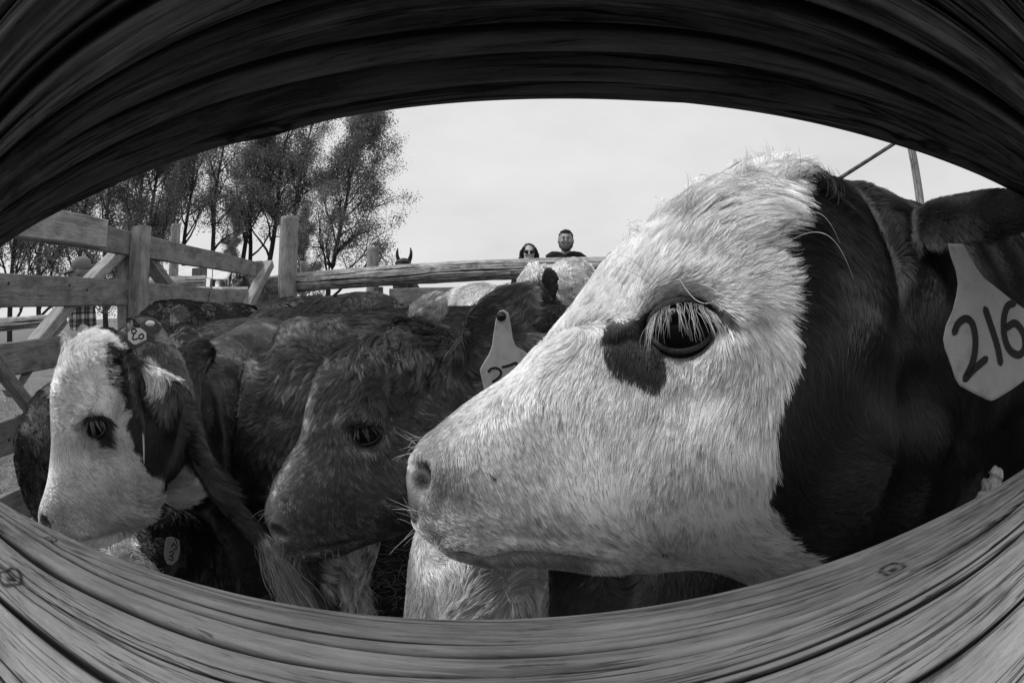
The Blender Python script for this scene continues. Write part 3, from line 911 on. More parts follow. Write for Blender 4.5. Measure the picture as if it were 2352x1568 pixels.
    for (x, y, dx, dy, L, al) in [
        (985,1060,.2,1,.003,.4),(1000,1150,.2,1,.004,.4),(1030,1230,.4,1,.005,.4),(1050,965,.3,.8,.005,.3),(1100,1060,.15,1,.006,.3),(1150,910,-.1,1,.008,.3),(1100,940,.1,1,.006,.3),
        (1220,860,-.35,1,.012,.3),(1260,900,-.2,1,.012,.3),(1300,800,-.7,.6,.014,.35),(1348,823,.2,.6,.012,.35),(1310,730,.35,-.9,.012,.3),(1350,690,.4,-.9,.014,.3),(1400,620,.5,-.85,.02,.3),(1390,700,.35,-.8,.012,.3),
        (1450,560,.6,-.8,.026,.35),(1480,620,.75,-.5,.022,.3),(1500,530,.7,-.7,.03,.35),(1560,470,.9,-.4,.032,.4),(1650,430,1,-.15,.034,.45),(1720,420,1,.05,.036,.45),(1770,395,.9,-.35,.036,.55),(1810,375,.6,-.8,.034,.8),
        (1600,520,1,-.1,.03,.3),(1700,510,1,.1,.032,.35),(1780,470,1,-.1,.032,.4),(1600,600,1,0,.016,.22),(1690,600,.95,.3,.02,.25),(1770,580,.8,.6,.024,.28),
        (1520,640,1,-.35,.010,.2),(1660,670,.9,.5,.012,.2),(1740,700,.5,.9,.018,.25),(1700,760,.4,1,.014,.22),(1800,760,.4,1,.024,.28),(1460,690,.2,-.6,.006,.2),(1420,770,.1,.6,.006,.2),(1480,850,.1,.9,.007,.2),
        (1560,830,.2,.6,.006,.2),(1650,830,.3,1,.009,.2),(1750,870,.25,1,.014,.22),(1810,900,.25,1,.024,.3),(1780,1050,.25,1,.022,.28),(1600,950,.25,1,.012,.22),(1450,950,.1,1,.012,.22),(1380,880,-.05,1,.012,.24),
        (1300,930,-.05,1,.013,.25),(1200,980,.05,1,.010,.25),(1300,1050,.2,1,.012,.22),(1400,1050,.3,1,.013,.22),(1550,1080,.38,1,.014,.22),(1700,1080,.3,1,.016,.22),(1150,1120,.2,1,.008,.25),(1250,1150,.4,1,.011,.22),
        (1400,1180,.55,1,.013,.22),(1550,1200,.5,1,.014,.22),(1700,1220,.4,1,.016,.22),(1180,1230,.6,.8,.007,.25),(1300,1250,.8,.6,.008,.2),(1450,1270,.8,.5,.010,.2),(1600,1290,.7,.6,.014,.25),(1750,1310,.4,.9,.018,.25),(1850,1300,.5,.8,.024,.3),
        (1850,450,.9,-.1,.018,.3),(1870,415,.8,-.4,.012,.5),(1890,520,.7,.5,.026,.3),(1900,640,.4,1,.026,.28),(1950,500,.9,.2,.022,.3),(2000,450,1,0,.02,.35),(2060,430,1,-.2,.018,.3),
        (1900,800,.35,1,.026,.28),(1900,1000,.4,1,.026,.28),(1880,1150,.45,1,.026,.28),(2000,700,.5,.8,.024,.28),(2000,900,.6,.9,.026,.28),(2000,1100,.6,.8,.026,.28),(2100,700,.5,.9,.022,.28),(2120,900,.8,.7,.026,.28),(2120,1080,.7,.8,.026,.28),(2250,1000,.9,.5,.026,.28),(2050,1200,.6,.8,.026,.28),(1960,1250,.6,.8,.026,.28),
        (2100,470,1,-.2,.014,.22),(2200,440,1,-.05,.013,.22),(2300,480,1,0,.013,.22),(2200,520,1,.1,.014,.25),(2300,580,1,.2,.018,.3),(2120,560,.8,.3,.016,.25)]:
        A(bv, x, y, dx, dy, L, al)
    ct.mirror(p0, lat)
    for P_ in ((.8,.2,.9),(1.2,.25,.8),(1.7,.4,.8),(1.2,.6,1.1),(1.7,.8,1.1),(1.2,.9,.8),(1.8,1.1,.8)): ct.add(P_, (1, .2, -.35), .02, .25)
    for P_ in ((1,.4,.3),(1,.7,.3),(1.85,.65,.3),(1.85,.95,.3)): ct.add(P_, (0, 0, -1), .012, .2)
    D2 = np.linalg.norm(V - CAMP, axis=1)
    dens = density_to_camera(V, N, .10) / np.clip(D2, .2, 3) ** 1.5
    de = np.minimum(np.linalg.norm((V - ec) @ np.stack([e / .0215, f / .0165], -1), axis=1), 9)
    de = de + np.where((V - ec) @ f > .006, .35, 0)
    dens = np.where((de < .9) & (np.abs((V - ec) @ n) < .03), 0, dens)
    dens = dens * ss(.009, .016, np.linalg.norm(V - NOST, axis=1))
    dens = np.where(pad, .0, dens) * ss(.002, .005, segdist(V, MOUTH, False))
    tf = coat_tint(V)
    bare = np.where(tf < .05, 1, 1)
    grow('fur', root, V, F, N, ct, 560000, dens, coat_tint, rad_=.00017, K=5, seed=21, wob=.13, wsc=34, clump=.6, csize=12, curl=.45, lvar=.3, tvar=.24, lenmul=.92, rnd=.07)
    # long curls of the forelock
    sel = to2(np.array([hit(bv, 1680, 440)[0]]))[0]
    q = to2(V); fl = np.exp(-(((q - sel) / np.array([.085, .035])) ** 2).sum(1))
    fl = np.where(fl > .25, fl, 0) * np.where(tf > .3, 1, .35) * density_to_camera(V, N, .5)
    grow('forelock', root, V, F, N, ct, 30000, fl, coat_tint, rad_=.00022, K=9, seed=22, wob=.3, wsc=26, clump=.8, csize=30, curl=1.0, lvar=.45, tvar=.18, lenmul=1.15, wave=.18)
    # loose locks curling off the crown
    r = np.random.default_rng(15); lk = []
    for (x, y, ux, uy, L_) in ((1600,445,.9,-.5,.03),(1650,430,.9,-.4,.03),(1700,415,.9,-.6,.03),(1720,412,-.3,-1,.018),(1745,405,.9,-.5,.035),(1775,405,1,-.5,.04),(1790,408,1,-.7,.04),(1530,480,.5,-.8,.014),(1470,535,-.4,-.8,.012),(1800,415,.8,-.8,.04),(1760,425,1,-.1,.04),(1740,435,1,-.2,.04),(1680,440,1,-.2,.04),(1620,470,1,-.3,.04),(1560,500,.9,-.4,.035),(1850,425,.6,-.8,.022),(1870,430,.8,-.7,.024),(1890,440,.9,-.5,.024),(1905,448,.9,-.4,.02),(1835,415,.9,-.7,.03)):
        p, nn = hit(bv, x, y + 10); base_ = p
        up_ = nrm(at(x + ux * 60, y + uy * 60, np.linalg.norm(p - CAMP)) - p)
        side = nrm(np.cross(up_, nrm(CAMP - p))) * r.choice([-1, 1]); s = np.linspace(0, 1, 9)[:, None]
        for _ in range(45):
            o = r.normal(size=3) * .007; cv_ = r.uniform(.4, 1.1); L = L_ * r.uniform(.5, 1.1)
            q_ = base_ + o * (1 - s * .75) + up_ * L * s * (1 - .35 * s) + side * L * cv_ * s ** 2 * .55 + nn * L * .15 * np.sin(s * 2.2)
            lk.append(q_ + r.normal(size=3) * .0012 * s)
    lk = np.array(lk); rt = coat_tint(lk[:, 0])
    hair_obj('crown_locks', lk, np.full(len(lk), .00022), np.clip(rt * r.uniform(.7, 1.2, len(lk)), .02, .9), root)
    # whiskers
    r = np.random.default_rng(5); pts = []; 
    for (x, y, dx, dy, k_) in ((952,1030,-1,-.25,9),(960,1010,-.9,-.5,7),(950,1190,-.7,-.8,8),(960,1215,-.5,.5,8),(1000,1245,-.2,1,6),(1345,500,-.6,-.9,0)):
        for _ in range(k_):
            p, nn = hit(bv, x + 8 + r.normal() * 8, y + r.normal() * 14)
            d = nrm(nrm(at(x + dx * 60, y + dy * 60, .33) - p) + r.normal(size=3) * .22)
            L = r.uniform(.012, .03); s = np.linspace(0, 1, 7)[:, None]
            pts.append(p + d * s * L + np.array([0, 0, -1]) * s ** 2 * L * r.uniform(0, .45))
    # the long eyebrow hairs
    for (x, y, tx, ty, bend) in ((1500,655,1370,665,.01),(1510,650,1400,620,.012),(1640,560,1790,480,-.012),(1560,640,1690,650,-.01),(1800,560,1960,640,.01),(1790,540,1930,560,.01),(1640,600,1760,660,.01),(1600,650,1700,720,.01)):
        p, nn = hit(bv, x, y); d1 = np.linalg.norm(p - CAMP); t_ = at(tx, ty, d1 - .02)
        s = np.linspace(0, 1, 7)[:, None]
        pts.append(p * (1 - s) + t_ * s + np.sin(s * np.pi) * (nn * .012 + np.array([0, 0, bend])))
    pts = np.array(pts)
    hair_obj('whiskers', pts, np.full(len(pts), .00014), np.full(len(pts), .7), root)
    # tag
    tp = at(2250, 740, .315)
    tn = nrm(CAMP - tp) + np.array([.25, .0, .12])
    sc = lambda L: [(1693.4 + x * .6903, 282.2 + y * .6903) for x, y in L]
    outline = [(2176,560),(2212,560),(2226,586),(2243,616),(2262,640),(2290,662),(2330,694),(2372,722),(2384,750),(2384,800),(2375,845),(2352,874),(2318,898),(2286,917),(2276,920),(2266,917),(2235,902),(2204,885),(2194,870),(2184,838),(2170,800),(2166,778),(2172,748),(2188,712),(2196,680),(2200,652),(2196,625),(2184,590)]
    strokes = [sc([(722,697),(735,668),(762,652),(784,675),(792,735),(783,795),(758,850)]), sc([(758,852),(785,822),(826,786)]), sc([(825,622),(848,690),(865,745),(875,797)]),
               sc([(920,600),(898,612),(886,655),(888,710),(905,755),(935,772),(955,750),(952,705),(925,668),(893,682)])]
    tag_from_px(root, outline, strokes, tp, tn, .0046, label='pale ear tag marked 216 in black pen')
    return root
BIG = calf_big()

# ------------------------------------------------------------------ the other calves
def make_tint(bv, anchors, p0=None, lat=None, jit=.012, seed=400, extra=()):
    """coat patches: every skin point takes the colour of the nearest hand-set point, the borders wander"""
    P = []; T = []
    for (x, y, t) in anchors:
        p, _ = hit(bv, x, y); P.append(p); T.append(t)
        if lat is not None:
            P.append(p - 2 * ((p - p0) @ lat) * lat); T.append(t)
    for p, t in extra: P.append(np.asarray(p, float)); T.append(t)
    P = np.array(P); T = np.array(T)
    j1 = snv(seed, 30); j2 = snv(seed + 5, 90); n1 = SN(seed + 9, 14); n2 = SN(seed+11, 50)
    def f(Q):
        q = Q + j1(Q) * jit * .5 + j2(Q) * jit * .3
        out = np.empty(len(Q))
        for a in range(0, len(Q), 20000):
            d = ((q[a:a+20000, None] - P[None]) ** 2).sum(-1)
            out[a:a+20000] = T[d.argmin(1)]
        return out * np.clip(1 + .12 * n1(Q) + .08 * n2(Q), .5, 1.5)
    return f
def features(V, F, p0, lat, eye_c, eye_out, es, nostril, bumps=(), mouth=(), nadd=(0, 0, 0), nsc=1.0, both=True):
    bv = bvh(V, F)
    ec, n = hit(bv, *eye_c); q1, _ = hit(bv, *eye_out)
    n = nrm(n + np.asarray(nadd, float)); e = nrm(q1 - ec); e = nrm(e - n * (e @ n)); f = np.cross(n, e); f = f if f[2] > 0 else -f
    N = vnormals(V, F)
    for sgn in ((1, -1) if both else (1,)):
        M = (lambda p: p) if sgn == 1 else (lambda p: p - 2 * ((p - p0) @ lat) * lat)
        Mv = (lambda d: d) if sgn == 1 else (lambda d: d - 2 * (d @ lat) * lat)
        V = socket(V, M(ec), Mv(n), Mv(e), Mv(f), es * 1.3, es * 1.05, es * .75, es * .28)
        for (px, py, sx, amp) in bumps:
            c, nn = hit(bv, px, py); c, nn = M(c), Mv(nn)
            V = V + (np.exp(-((V - c) ** 2).sum(1) / sx ** 2) * amp)[:, None] * nn
        if nostril:
            c, nn = hit(bv, *nostril[:2]); c, nn = M(c), Mv(nn)
            g_, _ = hit(bv, nostril[2], nostril[3]); g_ = M(g_); hx = nrm(g_ - c); hx = nrm(hx - nn * (hx @ nn)); hz = np.cross(nn, hx)
            d = V - c
            q = np.sqrt(((d @ hx) / (.013 * nsc)) ** 2 + ((d @ hz) / (.0085 * nsc)) ** 2 + ((d @ nn) / .03) ** 2)
            V = V - np.outer((1 - ss(.2, 1.1, q)) * .015 * nsc, nn) + np.outer(np.exp(-((q - 1.45) / .3) ** 2) * .0022, nn)
        if mouth:
            pl = [M(hit(bv, x, y)[0]) for x, y in mouth]
            dd = segdist(V, pl, False)
            V = V - N * (np.exp(-(dd / .004) ** 2) * .004)[:, None] + N * (np.exp(-((dd - .011) / .006) ** 2) * .001)[:, None]
    V = relax(V, F, 1)
    return V, bvh(V, F), ec, n, e, f
def trunk(pts, R, k=28, n=24):
    return tube(pts, R, k=k, n=n)
def plain_head(muz, poll, up, sc=1.0, ears=True, earL=.11, openfwd=.5):
    """calf head from nose to poll in its own frame"""
    muz, poll = np.asarray(muz, float), np.asarray(poll, float)
    ax = nrm(poll - muz); up = np.asarray(up, float); up = nrm(up - ax * (up @ ax)); lt = np.cross(up, ax)
    L = np.linalg.norm(poll - muz)
    st = [(-.0,.0,-.03,.02),(.02,.018,-.07,.037),(.07,.035,-.095,.046),(.15,.045,-.10,.047),(.25,.065,-.115,.05),(.37,.095,-.14,.062),(.5,.12,-.17,.082),(.63,.135,-.185,.092),(.78,.14,-.19,.092),(.92,.125,-.18,.082),(1.02,.08,-.15,.06)]
    k = L / .40
    A = catmull(np.array(st), 26); ph = np.linspace(0, 2*np.pi, 28, endpoint=False); rings = []
    for s, t, b, w in A:
        cx = np.sign(np.sin(ph)) * np.abs(np.sin(ph)) ** .85; cc = np.cos(ph)
        v = (t + b) / 2 + cc * (t - b) / 2
        rings.append(muz + ax * s * L + np.outer(cx * w * k, lt) + np.outer((v - .0) * k, up))
    parts = [loft(rings)]
    if ears:
        for sg in (1, -1):
            b = muz + ax * L * .93 + lt * sg * .05 * k + up * .04 * k
            t = b + lt * sg * earL + up * .02 + ax * .03
            parts.append(ear(b, t, .038 * k, -ax * openfwd - up * .35, bend=up * .01))
    return parts, (ax, up, lt)
def default_coat(segs, L=.018, A=.25, down=.5):
    ct = Coat()
    for (a, b, r) in segs:          # points along a trunk, hair lies back and down
        a, b = np.asarray(a, float), np.asarray(b, float)
        d = nrm(b - a); x, y, _ = frame(d)
        for t in np.linspace(0, 1, 4):
            c = a + (b - a) * t
            for ph in np.linspace(0, 2*np.pi, 8, endpoint=False):
                o = x * math.cos(ph) + y * math.sin(ph)
                dd = d + np.array([0, 0, -down]) * abs(math.cos(ph)) * 1.2
                ct.add(c + o * r, dd, L, A)
    return ct

# --- the muddy dark calf in the middle
def calf_muddy():
    hit.dist = .66
    p0 = at(850, 1000, .68); lat = nrm((.62, -.77, .10))
    root = empty('calf', (.45, 1.1, 0), 'dark calf with dried mud caked on its forehead, nose beside the big white face', 'calf', 'calves crowded in the pen')
    st = [(607,1185,622,1222,.012,.5,2.4),(611,1158,642,1262,.034,.5,2.5),(634,1102,690,1287,.044,.5,2.6),(662,1052,758,1284,.046,.5,2.5),(690,1005,830,1258,.047,.5,2.4),
          (701,958,890,1238,.052,.5,2.3),(716,905,955,1212,.062,.47,2.3),(742,850,1010,1180,.076,.42,2.3),(790,795,1065,1130,.084,.4,2.3),(850,757,1110,1080,.086,.42,2.2),
          (930,735,1160,1030,.08,.45,2.1),(1010,762,1210,1010,.075,.5,2.0)]
    h = head_rings(p0, lat, st, 54, 44)
    c1 = onplane(1090, 900, p0, lat)
    parts = [h, tube([c1, at(1150, 930, .86), at(1270, 960, 1.05), (.55, 1.15, .70), (.7, 1.25, .68)], [(.075,.11),(.09,.14),(.13,.19),(.17,.22),(.19,.24)], k=28, n=18),
             trunk([(.5,1.1,.72),(.8,1.3,.66),(1.2,1.55,.67),(1.45,1.7,.7)], [(.14,.16),(.21,.26),(.21,.25),(.1,.14)])]
    for (x, y) in ((.55,1.3),(.7,1.05),(1.2,1.65),(1.35,1.45)): parts.append(leg((x, y, .55), (x, y, .34), (x, y, 0), .07, .036, .026))
    b0 = BVHTree.FromPolygons([tuple(v) for v in h[0].tolist()], h[1])
    eb, _ = hit(b0, 1050, 830)
    tip = at(1240, 655, .66)
    parts.append(ear(eb - nrm(tip - eb) * .02, tip, .045, (.35, -1, -.25), a0=2.2, a1=.95, a2=.6, bend=(-.004, .01, .008), peak=.62))
    eb2 = eb - 2 * ((eb - p0) @ lat) * lat
    t2 = at(1010, 668, .82)
    eb2 = at(975, 775, .76)
    parts.append(ear(eb2, t2, .037, (.1, 1, .0), a0=1.5, a1=.7, a2=.5, bend=(-.012, 0, .006), peak=.66))
    V, F = fuse(parts, .0042, 6)
    V, bv, ec, n, e, f = features(V, F, p0, lat, (840, 998), (885, 985), .019, (640, 1224, 625, 1212), bumps=((850,930,.03,.006),(760,1010,.03,-.004),(930,1130,.05,.007),(700,1180,.02,.003),(660,1130,.015,.003)), mouth=((665,1268),(720,1262),(780,1250),(830,1238)), nadd=(0, -.1, .05))
    N = vnormals(V, F)
    ct = Coat(); A = ct.arrow
    for (x, y, dx, dy, L, al) in [(640,1180,.3,.8,.004,.3),(680,1230,.5,.8,.006,.3),(650,1110,-.2,1,.006,.3),(700,1120,.2,1,.008,.3),(690,1040,-.5,1,.010,.3),(720,960,-.6,.8,.014,.3),(740,1060,-.1,1,.010,.25),(760,1150,.6,.8,.009,.22),
        (750,900,-.7,.7,.018,.35),(780,860,-.9,.3,.024,.4),(800,920,-.7,.6,.014,.3),(830,880,-.9,.5,.024,.4),(860,810,-.8,.6,.028,.5),(900,770,-.4,.9,.03,.5),(950,800,.2,1,.03,.5),(980,850,.5,.9,.026,.4),(900,880,-.5,.8,.024,.4),
        (940,930,.4,.6,.012,.3),(900,1050,.6,.8,.012,.22),(820,1060,.5,.9,.010,.22),(870,1150,.7,.7,.012,.22),(950,1100,.7,.7,.013,.22),(990,1010,.7,.7,.014,.25),(1000,930,.7,.7,.018,.3),(1050,880,.6,.8,.024,.35),(1020,800,.3,1,.03,.5),(1060,830,.7,.2,.02,.4),
        (800,1240,.8,.5,.010,.25),(1120,740,.8,-.7,.012,.3),(1180,690,.8,-.4,.012,.3),(1200,720,.8,-.2,.018,.4),(1160,780,.6,.4,.018,.4),(1225,700,.2,1,.014,.5),(990,700,.3,-1,.012,.35),(1010,740,.2,-1,.012,.35),(950,720,.3,-1,.012,.35)]: A(bv, x, y, dx, dy, L, al)
    ct.mirror(p0, lat)
    bt = default_coat([((.3,1.0,.75),(.6,1.2,.7),.16),((.7,1.25,.68),(1.4,1.65,.68),.22)])
    ct.P += bt.P; ct.D += bt.D; ct.L += bt.L; ct.A += bt.A
    base = .098
    n1, n2 = SN(500, 12), SN(501, 40)
    pad = hit(bv, 622, 1195)[0]
    EARP = [np.array(t2), np.array(tip)]  # tint raised round both tips; the near ear's lit rim is painted in
    LIT_RIDGE = [hit(bv, x, y)[0] for x, y in ((630,1130),(655,1085),(688,1020),(706,965),(722,915),(745,865))]  # light along the face's front edge, put into the coat tint
    def tf(P): return base * (1 + 1.5 * np.exp(-(segdist(P, LIT_RIDGE, False) / .013) ** 2)) * np.clip(1 + .25 * n1(P) + .15 * n2(P), .4, 1.8) * (1 + 4.5 * np.exp(-((P - EARP[0]) ** 2).sum(1) / .055 ** 2) + 1.2 * np.exp(-((P - EARP[1]) ** 2).sum(1) / .03 ** 2))
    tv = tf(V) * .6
    padm = np.exp(-(np.linalg.norm(V - pad, axis=1) / .020) ** 4)
    tv = tv * (1 - padm) + .085 * padm
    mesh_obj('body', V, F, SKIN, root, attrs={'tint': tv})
    for sgn in (1, -1):
        M = (lambda p: p) if sgn == 1 else (lambda p: p - 2 * ((p - p0) @ lat) * lat)
        Mv = (lambda d: d) if sgn == 1 else (lambda d: d - 2 * (d @ lat) * lat)
        make_eye(root, M(ec) - Mv(n) * .003, Mv(n), Mv(e), .0205, .0195, .012, lash=60 if sgn == 1 else 30, lashL=.022, lashtint=.14, lashr=.00015, lo_r=.0017, up_r=.0024, skin=.03, seed=31)
    dens = density_to_camera(V, N, .12) / np.clip(np.linalg.norm(V - CAMP, axis=1), .4, 3) ** 1.5
    de = np.linalg.norm((V - ec) @ np.stack([e / .020, f / .0145], -1), axis=1)
    dens = np.where((de < 1.0) & (np.abs((V - ec) @ n) < .03), 0, dens) * (1 - padm)
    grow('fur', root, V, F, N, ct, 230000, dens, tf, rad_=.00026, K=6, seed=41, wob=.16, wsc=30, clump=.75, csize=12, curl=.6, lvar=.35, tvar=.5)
    # wet locks round the mud
    mc = hit(bv, 905, 830)[0]
    fl = np.exp(-((V - mc) ** 2).sum(1) / .085 ** 2); fl = np.where(fl > .2, fl, 0) * density_to_camera(V, N, .0)
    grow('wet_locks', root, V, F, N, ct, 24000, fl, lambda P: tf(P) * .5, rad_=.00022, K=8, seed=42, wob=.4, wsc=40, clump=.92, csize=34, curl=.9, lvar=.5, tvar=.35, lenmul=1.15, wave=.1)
    # dried mud: cracked plates lying on the hair
    poly_px = [(862,790),(905,762),(950,775),(985,800),(1000,850),(990,885),(960,880),(930,905),(895,890),(870,865),(850,880),(842,850),(820,835),(830,815)]
    cells = np.array([hit(bv, x, y)[0] for x, y in [(868,800),(905,785),(940,800),(975,830),(900,820),(935,850),(865,845),(900,868),(965,870),(985,890),(848,868),(930,890),(830,850)]])
    ctr = V[F].mean(1)
    pj = proj(ctr); fn = vnormals(V, F)[F].mean(1)
    jitp = np.stack([SN(601, 60)(ctr), SN(602, 60)(ctr)], -1) * 7
    m = inpoly(pj + jitp, poly_px) & ((fn * (CAMP - ctr)).sum(1) > 0) & (np.linalg.norm(ctr - mc, axis=1) < .2)
    Fm = F[m]; ids = np.unique(Fm); mp_ = -np.ones(len(V), int); mp_[ids] = np.arange(len(ids))
    Vm = V[ids]; Nm = N[ids]; Fm = mp_[Fm]
    # subdivide twice for crisp cracks
    me = bpy.data.meshes.new('t'); me.from_pydata([tuple(v) for v in Vm], [], [tuple(x) for x in Fm]); o = bpy.data.objects.new('t', me); C.objects.link(o)
    sb = o.modifiers.new('s', 'SUBSURF'); sb.levels = 2; sb.subdivision_type = 'SIMPLE'
    Vm, Fm = arr_mesh(o); bpy.data.objects.remove(o)
    Nm = vnormals(Vm, Fm); 
    q = Vm + snv(610, 55)(Vm) * .006
    dd = np.sort(np.linalg.norm(q[:, None] - cells[None], axis=2), axis=1); edge = dd[:, 1] - dd[:, 0]
    rimd = np.abs(segdist(proj(Vm), poly_px))
    h = .005 * ss(.0002, .0016, edge + .0012 * SN(630, 150)(Vm)) * ss(0, 9, rimd + 4 * SN(620, 80)(Vm)) + .0012 * SN(621, 190)(Vm) + .0022 * SN(622, 60)(Vm) + .0005
    Vm2 = Vm + Nm * (h[:, None] + .0015)
    mud = mat('dried_mud', .15, .95, .1, lambda t, b: (t.links.new(ramp(t, noise(t, obj_vec(t), 260, 6, .75), [(.3, .018), (.5, .055), (.62, .11), (.8, .2)]), b.inputs['Base Color']), bump(t, b, noise(t, obj_vec(t), 420, 5, .8), 1, .002)))
    mesh_obj('mud_crust', Vm2, Fm, mud, root, smooth=True)
    for (x, y, s) in ((1012, 900, .006), (1080, 760, .005), (968, 925, .007)):
        pass
    # tag
    tp = at(1165, 800, .60)
    tn = nrm(CAMP - tp) + np.array([.1, .1, .05])
    outline = [(1137,745),(1141,722),(1148,713),(1158,711),(1168,719),(1174,750),(1178,778),(1185,795),(1208,809),(1250,835),(1262,858),(1255,905),(1200,930),(1150,915),(1112,893),(1102,850),(1108,838),(1122,815),(1130,795),(1133,770)]
    strokes = [[(1122,853),(1128,847),(1139,845),(1149,851),(1150,860),(1142,870),(1132,876)], [(1154,843),(1170,839),(1186,834),(1184,855),(1178,878)]]
    tag_from_px(root, outline, strokes, tp, tn, .0032, label='pale ear tag with a black 27, half hidden', button=(1151, 727, .0062))
    r = np.random.default_rng(6); pts = []
    for k in range(26):
        x, y = [(645, 1268), (680, 1285), (620, 1180), (760, 1270)][k % 4]
        p, nn = hit(bv, x + r.normal() * 10 + 6, y + r.normal() * 10 - 6)
        d = nrm(nn + np.array([-.5, -.3, -.6]) + r.normal(size=3) * .3); L = r.uniform(.01, .028); s = np.linspace(0, 1, 7)[:, None]
        pts.append(p + d * s * L + np.array([0, 0, -1]) * s ** 2 * L * .4)
    pts = np.array(pts); hair_obj('whiskers', pts, np.full(len(pts), .0002), np.full(len(pts), .35), root)
    return root
MUDDY = calf_muddy()

